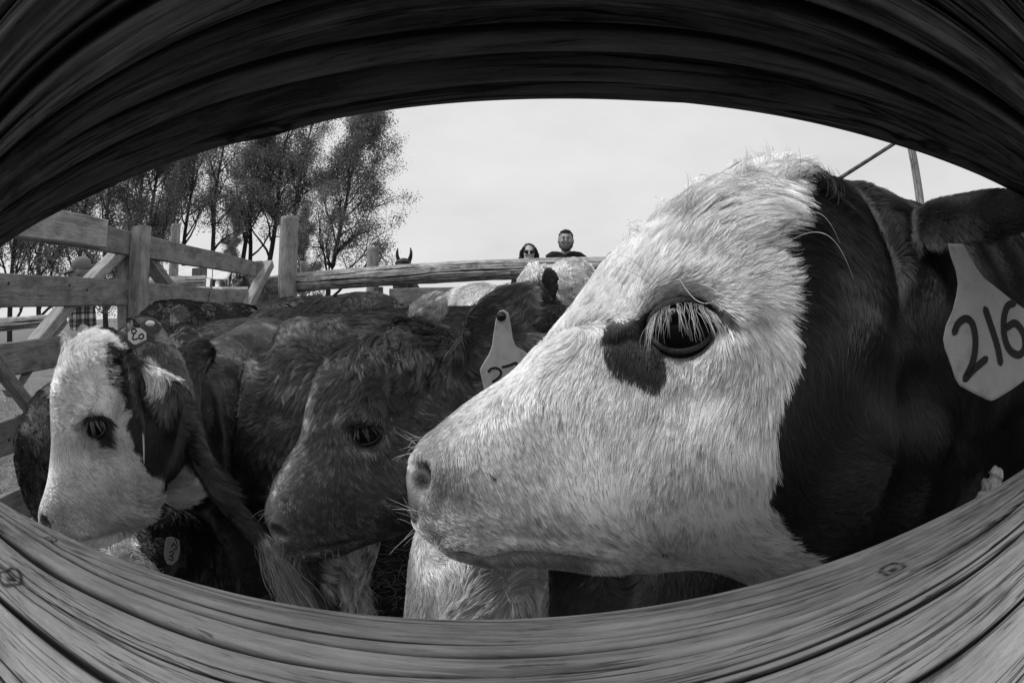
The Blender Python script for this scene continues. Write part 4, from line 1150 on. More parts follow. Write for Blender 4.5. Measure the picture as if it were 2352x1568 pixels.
# --- the white-faced calf at the left
def calf_left():
    hit.dist = .78
    p0 = at(245, 1000, .80); lat = nrm((.85, -.52, .05))
    root = empty('calf', (-.75, 1.2, 0), 'white-faced calf at the left with drooping dark ear, muzzle at the grey rail', 'calf', 'calves crowded in the pen')
    st = [(86,1188,98,1226,.012,.5,2.4),(90,1160,128,1252,.03,.5,2.4),(103,1122,188,1262,.040,.5,2.5),(112,1080,250,1250,.043,.5,2.4),(117,1030,308,1215,.046,.5,2.3),
          (118,970,355,1185,.062,.48,2.3),(120,905,375,1125,.078,.44,2.3),(135,845,392,1060,.090,.42,2.3),(163,798,404,1000,.090,.42,2.2),(205,778,415,940,.076,.44,2.1),(262,802,440,900,.06,.5,2.0)]
    h = head_rings(p0, lat, st, 54, 44)
    c1 = onplane(340, 930, p0, lat)
    parts = [h, tube([c1, at(400, 985, .98), at(455, 985, 1.15), (-.82, 1.3, .70)], [(.075,.11),(.10,.145),(.13,.175),(.17,.21)], k=28, n=16),
             trunk([(-.70,1.05,.72),(-.80,1.35,.68),(-.98,1.85,.68),(-1.05,2.1,.7)], [(.14,.18),(.2,.25),(.2,.24),(.1,.14)])]
    for (x, y) in ((-.66,1.2),(-.92,1.15),(-.88,1.95),(-1.12,1.9)): parts.append(leg((x, y, .55), (x, y, .34), (x, y, 0), .07, .036, .026))
    b0 = BVHTree.FromPolygons([tuple(v) for v in h[0].tolist()], h[1])
    eb, _ = hit(b0, 300, 815)
    tip = at(334, 992, .655); eb = at(292, 808, .725); EC = [eb + (tip - eb) * k for k in (.22, .4, .6, .8, 1.0)]
    parts.append(ear(eb + np.array([0, .02, .0]), tip, .030, (-.5, -.7, -.1), a0=1.9, a1=1.1, a2=.7, bend=(.012, -.012, .006), peak=.48))
    eb2 = eb - 2 * ((eb - p0) @ lat) * lat
    parts.append(ear(at(175, 810, .86), at(140, 815, .93), .028, (-.5, -.6, .2)))
    V, F = fuse(parts, .0045, 6)
    V, bv, ec, n, e, f = features(V, F, p0, lat, (216, 984), (250, 972), .018, (108, 1206, 100, 1190), bumps=((230,920,.03,.006),(170,1030,.03,-.004),(290,1110,.05,.006),(150,1160,.02,.003)), mouth=((130,1240),(190,1244),(240,1230),(290,1210)), nadd=(0, -.1, 0))
    N = vnormals(V, F)
    ct = Coat(); A = ct.arrow
    for (x, y, dx, dy, L, al) in [(110,1180,.1,1,.003,.3),(150,1200,.4,1,.005,.3),(125,1120,-.1,1,.008,.3),(130,1040,-.1,1,.010,.3),(160,1100,.1,1,.010,.25),(140,940,-.3,.6,.014,.3),(160,880,-.8,-.2,.024,.45),(180,820,-.5,-.8,.03,.6),(220,790,.1,-1,.034,.8),(260,790,.5,-.9,.034,.7),
        (210,850,-.4,-.7,.026,.5),(250,850,.2,-.6,.026,.4),(200,900,-.6,.3,.02,.35),(250,900,.5,-.2,.018,.3),(180,960,-.3,.8,.012,.25),(240,950,.5,-.1,.010,.2),(220,1060,.3,1,.010,.22),(280,1000,.6,.8,.012,.22),(300,1080,.7,.8,.012,.22),(230,1150,.5,.8,.012,.22),(330,1150,.6,.9,.018,.3),(180,1230,.6,.6,.007,.25),
        (290,830,.5,.8,.018,.3),(310,880,.3,1,.014,.3),(325,940,.1,1,.014,.3),(350,860,.7,.8,.03,.5),(365,900,.5,1,.034,.5),(340,820,.8,.4,.026,.4),(350,1000,.3,1,.02,.3),(370,1080,.4,1,.026,.35),(400,1000,.3,1,.02,.3),(420,880,.8,.3,.018,.3),(400,830,.9,-.1,.02,.35),(440,830,.9,-.2,.02,.35),(420,1150,.4,1,.03,.4),(380,1180,.5,.9,.03,.4)]: A(bv, x, y, dx, dy, L, al)
    ct.mirror(p0, lat)
    bt = default_coat([((-.72,1.1,.72),(-1.0,1.9,.68),.22)]); ct.P += bt.P; ct.D += bt.D; ct.L += bt.L; ct.A += bt.A
    D_, M_, W_ = .035, .11, .84
    tf = make_tint(bv, [(x, y, W_) for x, y in ((120,1100),(160,1160),(130,1000),(150,900),(180,830),(220,790),(255,800),(230,860),(260,900),(180,940),(170,1020),(230,1060),(280,1000),(300,1060),(250,1130),(310,1130),(340,1170),(360,1130),(380,1170),(420,1180),(440,1210),(350,1100),(390,1130),(430,1130),(270,950),(200,1120),(345,830),(358,858),(300,1180),(240,1200),(400,1120))] +
                   [(216,984,D_),(200,990,W_*.5),(236,1000,D_),(285,820,D_),(375,890,M_),(318,795,M_),(335,798,M_),(352,806,M_),(368,820,M_),(300,850,D_),(310,900,D_),(320,950,D_),(330,980,D_),(340,1000,D_),(355,1050,D_),(345,960,D_),(390,960,D_),(375,840,M_*1.2),(400,830,M_*1.3),(440,820,M_*1.3),(480,800,M_*1.2),(430,900,M_),(420,1000,D_*1.5),(400,1030,D_*1.3),(470,1050,D_),(500,1000,D_),(490,1120,D_),(460,940,M_*.8),(520,900,M_*.8),(480,1180,D_)], p0, lat, jit=.007, seed=700, extra=[(q + o_, D_) for q in EC for o_ in (np.array([0, 0, 0]), np.array([.015, .01, 0]), np.array([-.015, -.01, 0]))] + [((-.8,1.5,.9), M_), ((-.9,1.9,.7), M_), ((-.6,1.4,.7), M_), ((-.7,1.2,.4), D_)])
    fr = SN(777, 260)
    def tf2(P):
        t = tf(P); g = np.exp(-((P - mz) ** 2).sum(1) / .045 ** 2)
        return np.where(t > .3, t * (1 - .55 * g * (.7 + .5 * (fr(P) > .9))), t)
    mz = hit(bv, 120, 1200)[0]
    tint = tf2(V)
    pad = hit(bv, 97, 1192)[0]; padm = np.exp(-(np.linalg.norm(V - pad, axis=1) / .016) ** 4)
    tv = tint * .6 * (1 - padm) + .12 * padm
    mesh_obj('body', V, F, SKIN, root, attrs={'tint': tv})
    for sgn in (1, -1):
        M = (lambda p: p) if sgn == 1 else (lambda p: p - 2 * ((p - p0) @ lat) * lat)
        Mv = (lambda d: d) if sgn == 1 else (lambda d: d - 2 * (d @ lat) * lat)
        make_eye(root, M(ec) - Mv(n) * .003, Mv(n), Mv(e), .020, .0185, .0125, lash=60 if sgn == 1 else 30, lashL=.024, lashtint=.4, lashr=.00016, lo_r=.0017, up_r=.0024, skin=.03, seed=51)
    dens = density_to_camera(V, N, .12) / np.clip(np.linalg.norm(V - CAMP, axis=1), .4, 3) ** 1.5
    de = np.linalg.norm((V - ec) @ np.stack([e / .019, f / .0145], -1), axis=1)
    dens = np.where((de < 1.0) & (np.abs((V - ec) @ n) < .03), 0, dens) * (1 - padm)
    grow('fur', root, V, F, N, ct, 220000, dens, tf2, rad_=.00028, K=6, seed=61, wob=.16, wsc=34, clump=.6, csize=11, curl=.8, lvar=.35, tvar=.2)
    fc = hit(bv, 215, 810)[0]
    fl = np.exp(-((V - fc) ** 2).sum(1) / .06 ** 2); fl = np.where(fl > .2, fl, 0) * density_to_camera(V, N, .3)
    grow('forelock', root, V, F, N, ct, 16000, fl, tf2, rad_=.00026, K=8, seed=62, wob=.35, wsc=30, clump=.75, csize=22, curl=1.1, lvar=.5, tvar=.16, lenmul=1.0, wave=.15)
    # a length of straw caught at the ear
    V1, F1 = tube([at(328, 970, .68), at(330, 1020, .675), at(331, 1065, .67)], [.0012, .0014, .0007], k=6, n=10)
    STRAWC = mat('straw_stem', .45, .7)
    s_ = mesh_obj('straw_stalk', V1, F1, STRAWC, None)
    tag(s_, 'pale straw stalk hanging from the left calf\'s drooping ear', 'straw')
    return root
LEFT = calf_left()

# --- the calf whose rump and tail fill the gap between the two heads
def calf_rump():
    hit.dist = 1.0
    root = empty('calf', (-.2, 1.15, 0), 'dark calf seen from behind, tail hanging, between left white face and muddy head', 'calf', 'calves crowded in the pen')
    dv = nrm((.80, .60, 0)); sd_ = np.array([.60, -.80, 0])
    a = np.array([-.54, .92, .70])
    parts = [trunk([a - dv * .08 + [0, 0, .03], a + dv * .03, a + dv * .28, a + dv * .62, a + dv * .92, a + dv * 1.08], [(.10,.12),(.17,.225),(.20,.25),(.22,.255),(.18,.24),(.10,.16)]),
             ball(a + dv * .06 + sd_ * .07 + [0, 0, -.06], (.13, .13, .18)), ball(a + dv * .06 - sd_ * .07 + [0, 0, -.06], (.13, .13, .18))]
    hp, _ = plain_head(a + dv * 1.5 + [.1, .1, -.25], a + dv * 1.25 + [0, 0, .05], (0, 0, 1)); parts += hp
    parts.append(tube([a + dv * 1.0, a + dv * 1.3], [(.1,.15), (.08,.11)], k=20, n=8))
    for sg in (1, -1):
        h_ = a + sd_ * sg * .09
        parts.append(tube([h_ + dv * .05 + [0, 0, -.1], h_ + dv * .08 + [0, 0, -.28], h_ - dv * .02 + [0, 0, -.42], h_ + dv * .01 + [0, 0, -.56], [h_[0], h_[1], .03], [h_[0] + dv[0]*.03, h_[1] + dv[1]*.03, .004]], [(.09,.12),(.07,.085),(.036,.045),(.028,.03),(.03,.032),(.036,.038)], k=18, n=28))
    k1 = at(712, 1330, .98); k2 = at(795, 1330, 1.0)
    for kp in (k1, k2):
        parts.append(leg((kp[0] + .03, kp[1] + .02, .62), (kp[0], kp[1], .40), (kp[0], kp[1] - .01, 0), .085, .043, .036))
    tl = [at(470, 800, .93), at(436, 860, .88), at(432, 940, .84), at(448, 1020, .80), at(490, 1100, .78), at(550, 1180, .76), at(610, 1250, .75), at(648, 1315, .75), at(672, 1370, .76)]
    parts.append(tube(tl, [.03,.026,.022,.020,.018,.016,.013,.010,.007], k=14, n=50))
    V, F = fuse(parts, .006, 5)
    N = vnormals(V, F); bv = bvh(V, F)
    ct = Coat()
    for (x, y, dx, dy, L, al) in [(450,830,-.5,.8,.024,.4),(480,790,-.6,.6,.024,.4),(520,760,-.7,.5,.022,.35),(580,745,-.9,.3,.022,.35),(660,735,-1,.2,.022,.35),(760,745,-1,.2,.022,.35),(560,800,-.6,.8,.024,.3),(620,820,-.6,.8,.024,.3),(680,820,-.7,.7,.024,.3),
        (480,900,-.3,1,.024,.3),(520,950,-.3,1,.022,.3),(600,950,-.4,1,.022,.28),(680,900,-.6,.8,.022,.28),(500,1050,0,1,.02,.28),(560,1100,.1,1,.018,.25),(640,1050,-.1,1,.018,.25),(620,1180,.2,1,.016,.25)]: ct.arrow(bv, x, y, dx, dy, L, al)
    for i in range(len(tl) - 1):
        ct.add(tl[i], tl[i+1] - tl[i], .028, .25)
    for kp in (k1, k2):
        for zz in (.1, .3, .5): ct.add((kp[0], kp[1] - .05, zz), (0, -.1, -1), .03, .35)
    bt = default_coat([(a + dv * .3, a + dv * 1.0, .22)]); ct.P += bt.P; ct.D += [-np.array(d) * [1, 1, -1] for d in bt.D]; ct.L += bt.L; ct.A += bt.A
    n1, n2 = SN(800, 9), SN(801, 30)
    tl_ = np.array(tl); kk = np.array([k1, k2])
    def tf(P):
        t = .05 * np.clip(1 + .3 * n1(P) + .12 * n2(P), .4, 1.8) * (1 - .5 * np.exp(-(segdist(P, tl_, False) / .035) ** 2))
        zc = P[:, 2]
        tip_ = (np.linalg.norm(P - tl_[-1], axis=1) < .115) & (np.linalg.norm(P - tl_[-3], axis=1) < .2) & (segdist(P, tl, False) < .05)
        t = np.where(tip_, .33, t)
        w = (np.linalg.norm(P[:, :2] - kk[1][:2], axis=1) < .085) & (zc < .60 + .05 * n1(P))
        t = np.where(w & (P[:, 0] > kk[1][0] - .012 + .02 * n2(P)), .42, t)
        return t
    mesh_obj('body', V, F, SKIN, root, attrs={'tint': tf(V) * .6})
    dens = density_to_camera(V, N, .10) / np.clip(np.linalg.norm(V - CAMP, axis=1), .5, 3) ** 1.5
    grow('fur', root, V, F, N, ct, 220000, dens, tf, rad_=.00036, K=6, seed=71, wob=.22, wsc=22, clump=.85, csize=16, curl=.8, lvar=.4, tvar=.55, lenmul=1.15)
    # switch at the end of the tail
    r = np.random.default_rng(8); pts = []; n = 5200
    i = r.integers(6, len(tl) - 1, n); tt = r.random(n)[:, None]
    b = tl_[i] * (1 - tt) + tl_[np.minimum(i + 1, len(tl) - 1)] * tt
    d = nrm(tl_[-1] - tl_[-3]) + r.normal(size=(n, 3)) * .05 + np.array([.1, 0, -.15])
    o = r.normal(size=(n, 3)) * .009; L = r.uniform(.03, .08, n)
    s = np.linspace(0, 1, 8)[None, :, None]
    pts = (b + o * .6)[:, None] + nrm(d)[:, None] * s * L[:, None, None] + (o * .5)[:, None] * np.sin(s * 2.6) + np.array([0, 0, -.02]) * s ** 2
    hair_obj('tail_switch', pts, r.uniform(.0002, .0004, n), np.where(r.random(n) < .72, .42, .10) * r.uniform(.6, 1.2, n), root)
    # feathering on the front legs
    n = 3000; j = r.integers(0, 2, n); z = r.uniform(.2, .62, n); ang = r.uniform(-2.6, .2, n)
    b = kk[j].copy(); b[:, 2] = z; b[:, 0] += np.cos(ang) * .042; b[:, 1] += np.sin(ang) * .042
    d = np.stack([np.cos(ang) * .35, np.sin(ang) * .35, np.full(n, -1.)], -1) + r.normal(size=(n, 3)) * .15
    pts = b[:, None] + nrm(d)[:, None] * s * r.uniform(.02, .05, n)[:, None, None]
    hair_obj('leg_feathers', pts, r.uniform(.0003, .0005, n), tf(b) * r.uniform(.7, 1.2, n), root)
    return root
RUMP = calf_rump()

# --- simpler animals further into the pen
def back_calf(label, loc, parts, anchors=None, extra=(), base=.08, count=40000, segs=(), hl=.02, rad_=.0008, voxel=.009, seed=900, tfun=None, al=.35, dist=1.5, jit=.02, arrows=(), lenvar=.4, curl=.8, eyes=()):
    hit.dist = dist
    root = empty('calf', loc, label, 'calf', 'calves crowded in the pen')
    V, F = fuse(parts, voxel, 4)
    N = vnormals(V, F); bv = bvh(V, F)
    ct = default_coat(segs, hl, al)
    for a in arrows: ct.arrow(bv, *a)
    n1, n2 = SN(seed, 9), SN(seed + 1, 30)
    tf = make_tint(bv, anchors or [], extra=extra, jit=jit, seed=seed) if (anchors or extra) else (lambda P: base * np.clip(1 + .3 * n1(P) + .12 * n2(P), .4, 1.8))
    mesh_obj('body', V, F, SKIN, root, attrs={'tint': tf(V) * .6})
    dens = density_to_camera(V, N, .10)
    grow('fur', root, V, F, N, ct, count, dens, tf, rad_=rad_, K=5, seed=seed + 3, wob=.4, wsc=18, clump=.7, csize=18, curl=curl, lvar=lenvar, tvar=.22, sink=.002)
    return root, bv
def legs4(x0, y0, x1, y1, z=.5, w=.11, r=.065):
    d = nrm((x1 - x0, y1 - y0, 0)); s = np.array([-d[1], d[0], 0]); out = []
    for (x, y) in ((x0, y0), (x1, y1)):
        for sg in (1, -1):
            q = np.array([x, y, 0]) + s * sg * w
            out.append(leg((q[0], q[1], z), (q[0], q[1], .33), (q[0], q[1], 0), r, .035, .026))
    return out
# bottom centre: white forehead under the big chin
def calf_under():
    hit.dist = .5
    p0 = at(1105, 1330, .52); lat = nrm((.10, -.86, .42))
    st = [(948,1700,1030,1720,.015,.5,2.3),(932,1640,1100,1670,.036,.5,2.4),(928,1560,1180,1590,.046,.5,2.4),(928,1480,1245,1510,.06,.48,2.3),(931,1410,1268,1440,.078,.46,2.3),(936,1345,1276,1375,.085,.45,2.3),(942,1275,1270,1305,.085,.45,2.3),(960,1215,1250,1245,.078,.45,2.2),(1000,1165,1220,1190,.062,.5,2.0),(1050,1140,1180,1150,.03,.5,2.0)]
    h = head_rings(p0, lat, st, 44, 40)
    root = empty('calf', (.75, .8, 0), 'white-headed calf with swirled forehead hair, low under the big calf\'s chin', 'calf', 'calves crowded in the pen')
    c1 = onplane(1180, 1290, p0, lat)
    parts = [h, tube([c1 + [0, .03, 0], at(1330, 1390, .60), at(1500, 1410, .66), (.55,.72,.50), (.72,.85,.46)], [(.07,.10),(.085,.12),(.12,.13),(.16,.17),(.18,.19)], k=26, n=18),
             trunk([(.6,.75,.48),(.9,.98,.42),(1.25,1.2,.42),(1.4,1.3,.45)], [(.15,.17),(.19,.22),(.19,.21),(.1,.12)])] + legs4(.7, .85, 1.25, 1.2, .35, .1, .06)
    b0 = BVHTree.FromPolygons([tuple(v) for v in h[0].tolist()], h[1])
    parts.append(ear(at(1330, 1360, .56), at(1448, 1418, .53), .026, (.1, -1, -.5), bend=(0, 0, .008)))
    V, F = fuse(parts, .0045, 6)
    N = vnormals(V, F); bv = bvh(V, F)
    ct = Coat(); wh = (1165, 1355)
    for (x, y, dx, dy, L, al) in [(950,1250,0,1,.008,.25),(950,1350,0,1,.008,.25),(975,1230,.2,1,.014,.3),(985,1330,-.1,1,.016,.3),(1000,1400,-.1,1,.016,.3),(1010,1250,.6,.5,.02,.4),(1050,1300,-.7,.7,.026,.4),(1100,1290,-.9,.5,.026,.4),(1150,1280,-.6,.3,.024,.45),(1080,1350,-.8,.7,.026,.35),
        (1120,1340,-.9,.3,.026,.4),(1150,1375,-.7,.7,.022,.35),(1180,1340,.5,-.7,.022,.45),(1210,1350,.9,.2,.022,.4),(1200,1380,.5,.9,.02,.35),(1235,1320,.7,.6,.022,.35),(1240,1380,.2,1,.02,.3),(1190,1310,.4,-.7,.024,.4),(1120,1400,-.3,1,.018,.3),(1060,1400,-.5,.9,.02,.3),(1160,1415,.2,1,.012,.3),(1260,1340,.7,.7,.026,.35),
        (1300,1380,.7,.7,.02,.3),(1400,1380,.9,.4,.022,.3),(1500,1390,.9,.3,.024,.3),(1600,1370,1,.2,.024,.3)]: ct.arrow(bv, x, y, dx, dy, L, al)
    bt = default_coat([((.6,.75,.5),(1.3,1.2,.42),.2)]); ct.P += bt.P; ct.D += bt.D; ct.L += bt.L; ct.A += bt.A
    tf = make_tint(bv, [(x, y, .5) for x, y in ((950,1250),(950,1350),(1000,1240),(1000,1330),(1000,1400),(1060,1300),(1060,1380),(1120,1320),(1120,1380),(1180,1330),(1180,1380),(1225,1340),(1225,1390),(1090,1260),(1240,1300))] +
                   [(1275,1320,.035),(1285,1350,.035),(1285,1400,.035),(1330,1380,.035),(1420,1400,.03),(1500,1400,.035),(1600,1380,.04),(1195,1412,.03)], jit=.009, seed=850, extra=[(c1 + [0, .15, -.05], .035), (c1 + [.05, .15, .05], .035), ((.9, .98, .6), .035), ((.6, .6, .4), .035), ((1.2, 1.2, .2), .035)])
    mesh_obj('body', V, F, SKIN, root, attrs={'tint': tf(V) * .6})
    dens = density_to_camera(V, N, .1) / np.clip(np.linalg.norm(V - CAMP, axis=1), .4, 3) ** 2
    grow('fur', root, V, F, N, ct, 130000, dens, tf, rad_=.00024, K=7, seed=81, wob=.18, wsc=30, clump=.8, csize=16, curl=.9, lvar=.3, tvar=.16)
    return root
calf_under()
# low at the left under the left calf's jaw
def calf_low():
    root_l = 'white-browed dark calf low behind the grey rail under the left calf\'s jaw, numbered tag hanging'
    pl = at(300, 1262, .98); mz = at(250, 1420, .92)
    hp, fr_ = plain_head(mz, pl, (-.55, -.75, .35), ears=False)
    b = at(455, 1300, 1.35)
    parts = hp + [tube([pl, pl + (b - pl) * .5 + [0, 0, .02], b, b + [.1, .25, .0], b + [.2, .6, 0], b + [.22, .75, .02]], [(.06,.07),(.09,.11),(.14,.16),(.16,.18),(.15,.17),(.08,.1)], k=22, n=24)]
    parts += legs4(b[0] + .02, b[1] + .1, b[0] + .2, b[1] + .6, b[2], .09, .05)
    e1 = at(352, 1255, .95); parts.append(ear(e1, at(400, 1240, .93), .026, (0, -1, -.3)))
    root, bv = back_calf(root_l, (b[0], b[1] + .3, 0), parts, anchors=[(260,1270,.55),(300,1290,.55),(330,1300,.55),(280,1255,.5),(350,1270,.035),(380,1290,.035),(420,1300,.03)], extra=[(b, .035), (pl + [.02, .12, 0], .035), (b + [.1, .4, 0], .035)],
        count=26000, segs=[(pl, b, .1), (b, b + np.array([.2, .6, 0]), .17)], hl=.028, rad_=.0006, voxel=.006, seed=930, dist=.95, jit=.012, curl=1.4)
    tp = at(396, 1266, .90)
    o = [(383,1234),(396,1232),(412,1240),(414,1262),(409,1285),(396,1298),(383,1294),(377,1276),(379,1250)]
    s_ = [[(388,1283),(396,1286),(397,1279),(390,1276),(397,1273),(398,1266),(389,1267)], [(398,1260),(404,1261),(404,1252),(397,1251),(394,1256),(399,1246)], [(407,1250),(403,1236)]]
    tag_from_px(root, o, s_, tp, nrm(CAMP - tp), .0024, label='dark grey tag with upside-down numbers, in the shade', tm=mat('dark_tag', .14, .6))  # one even tone, darker than the other tags
calf_low()
# calf with the tag turned sideways, behind the left white face
def calf_tagged():
    a = at(470, 830, 1.62); a[2] = .70
    e_ = a + np.array([.30, .55, .0])
    ph_ = at(385, 800, 1.55)
    hp, fr_ = plain_head(ph_ + [-.22, -.22, -.16], ph_ + [0, 0, .02], (-.3, -.3, .9), ears=False)
    parts = [trunk([a - nrm(e_ - a) * .1, a, (a + e_) / 2, e_, e_ + nrm(e_ - a) * .12], [(.12,.14),(.19,.215),(.22,.235),(.2,.225),(.1,.12)])] + hp + [tube([ph_, a], [(.08,.10),(.12,.16)], k=20, n=10)] + legs4(a[0], a[1], e_[0], e_[1])
    parts.append(ear(at(388, 752, 1.5), at(428, 704, 1.52), .034, (.3, -.7, -.1), peak=.62, thick=.01))
    parts.append(ear(at(330, 765, 1.46), at(303, 722, 1.46), .02, (-.2, -.8, 0), thick=.008))
    root, bv = back_calf('mid-grey calf behind the left white face, ear tag turned sideways', (a[0], a[1], 0), parts, anchors=[(390,748,.35),(415,725,.10),(425,712,.10),(440,760,.075),(500,760,.07),(320,750,.05),(350,740,.06),(420,770,.075)], extra=[(a, .07), (e_, .07), (a + [0, 0, .2], .07), (e_ + [0, 0, .2], .07)],
        count=42000, segs=[(a, e_, .22)], hl=.02, rad_=.0007, voxel=.007, seed=940, dist=1.5, arrows=[(415,730,.4,-.8,.01,.3),(430,760,.8,-.3,.02,.35)])
    tp = at(315, 772, 1.40); o = []
    for k in range(8):
        an = rad(22.5 + 45 * k); o.append((315 + 23 * math.cos(an), 772 + 20 * math.sin(an)))
    s_ = [[(303,758),(308,755),(313,759),(310,765),(304,765),(302,760)], [(308,765),(305,779),(316,778)], [(321,769),(327,767),(330,773),(325,778),(319,776),(320,770)]]
    tag_from_px(root, o, s_, tp, nrm(CAMP - tp), .0045, label='white tag with looped sideways figures', tm=mat('tag_white', .62, .5))
    q = at(345, 743, 1.38); n_ = nrm(CAMP - q)
    V, F = tube([q, q + n_ * .004], [(.015, .008), (.014, .007)], k=20)
    mesh_obj('tag_stud', V, F, mat('tag_white_stud', .7, .5), root)
calf_tagged()
# black woolly back
def line_calf(label, pa, pb, base, seed, rz=.22, rx=.2, hl=.04, count=34000, head=None, **kw):
    pa, pb = np.asarray(pa, float), np.asarray(pb, float); d = nrm(pb - pa)
    parts = [trunk([pa - d * .14, pa, (pa + pb) / 2 - [0, 0, .012], pb, pb + d * .14], [(rx*.55,rz*.6),(rx,rz),(rx*1.08,rz*1.04),(rx,rz*.98),(rx*.5,rz*.55)])] + legs4(pa[0], pa[1], pb[0], pb[1], pa[2] - .1)
    if head is not None:
        hp, _ = plain_head(head[0], head[1], head[2]); parts += hp; parts.append(tube([pb, np.asarray(head[1], float)], [(rx*.7,rz*.8),(.075,.1)], k=20, n=10))
    return back_calf(label, (pa[0], pa[1], 0), parts, base=base, seed=seed, count=count, segs=[(pa, pb, rx)], hl=hl, **kw)
A_ = at(370, 800, 2.25); B_ = at(560, 800, 2.6); A_[2] = .80; B_[2] = .775
line_calf('black woolly-backed calf below the gate boards', B_, A_, .014, 950, rad_=.0012, dist=2.3, hl=.035, head=(A_ + [-.3, -.35, -.3], A_ + [-.15, -.12, .05], (0, 0, 1)))
A_ = at(640, 800, 1.75); B_ = at(880, 800, 1.9); A_[2] = .77; B_[2] = .80
line_calf('dark brown-grey calf with a woolly hump, back under the long log rail', A_, B_, .045, 960, rad_=.001, dist=1.9, hl=.035, rx=.17, head=(B_ + [.45, .35, -.25], B_ + [.25, .2, .05], (0, 0, 1)))
# far-left dark flank
A_ = at(135, 960, 1.25); A_[2] = .60; B_ = A_ + np.array([-.10, .55, .02])
line_calf('dark calf mostly hidden behind the left white face, against the gate', A_, B_, .03, 970, rad_=.0009, dist=1.2, hl=.02, rz=.21, rx=.16)
# white-crested calf looking away, by the big nose bridge
def calf_crest():
    hd = at(1290, 668, 1.25); k = at(1085, 720, 1.55)
    mz = hd + np.array([.16, .22, -.16]); pl = hd + np.array([-.02, 0, .02])
    hp, fr_ = plain_head(mz, pl, (.2, .0, 1), ears=False)
    parts = hp + [ball(hd + [.02, .03, -.005], (.085, .085, .085)), tube([pl, at(1200, 765, 1.35), k - [0, 0, .08], (-.25, 1.75, .74), (-.55, 1.95, .73)], [(.075,.09),(.09,.13),(.13,.18),(.19,.22),(.17,.2)], k=24, n=26)]
    parts += legs4(-.1, 1.6, -.5, 1.9, .6)
    parts.append(ear(at(1275, 690, 1.17), at(1258, 606, 1.16), .026, (-.25, -.9, .15), a0=1.7, a1=1.1, a2=.7, thick=.008, peak=.6))
    W_, D_ = .72, .04
    back_calf('white-crested calf with a dark upright ear, looking away beside the big nose', (-.2, 1.7, 0), parts,
        anchors=[(1320,640,W_),(1300,625,W_),(1335,680,W_),(1235,620,W_),(1300,680,.5),(1285,720,.2),(1090,680,W_),(1060,700,W_),(1130,670,W_),(1050,730,W_),(1110,710,W_),(1150,690,W_),(1060,765,W_),(1100,765,W_),(1090,800,W_),(1150,750,W_),(1130,720,W_),(1200,700,D_),(1265,620,D_),(1262,650,D_),(1270,675,D_),(1270,740,D_),(1240,760,D_)],
        extra=[((-.25,1.75,.9), .05), ((-.5,1.9,.9), .05), ((0.05, 1.45, .6), .05)], count=36000, segs=[(pl, k, .1), (k, (-.5, 1.95, .75), .2)], hl=.02, rad_=.0006, voxel=.006, seed=980, dist=1.3, jit=.006, al=.5, curl=1.2)
calf_crest()

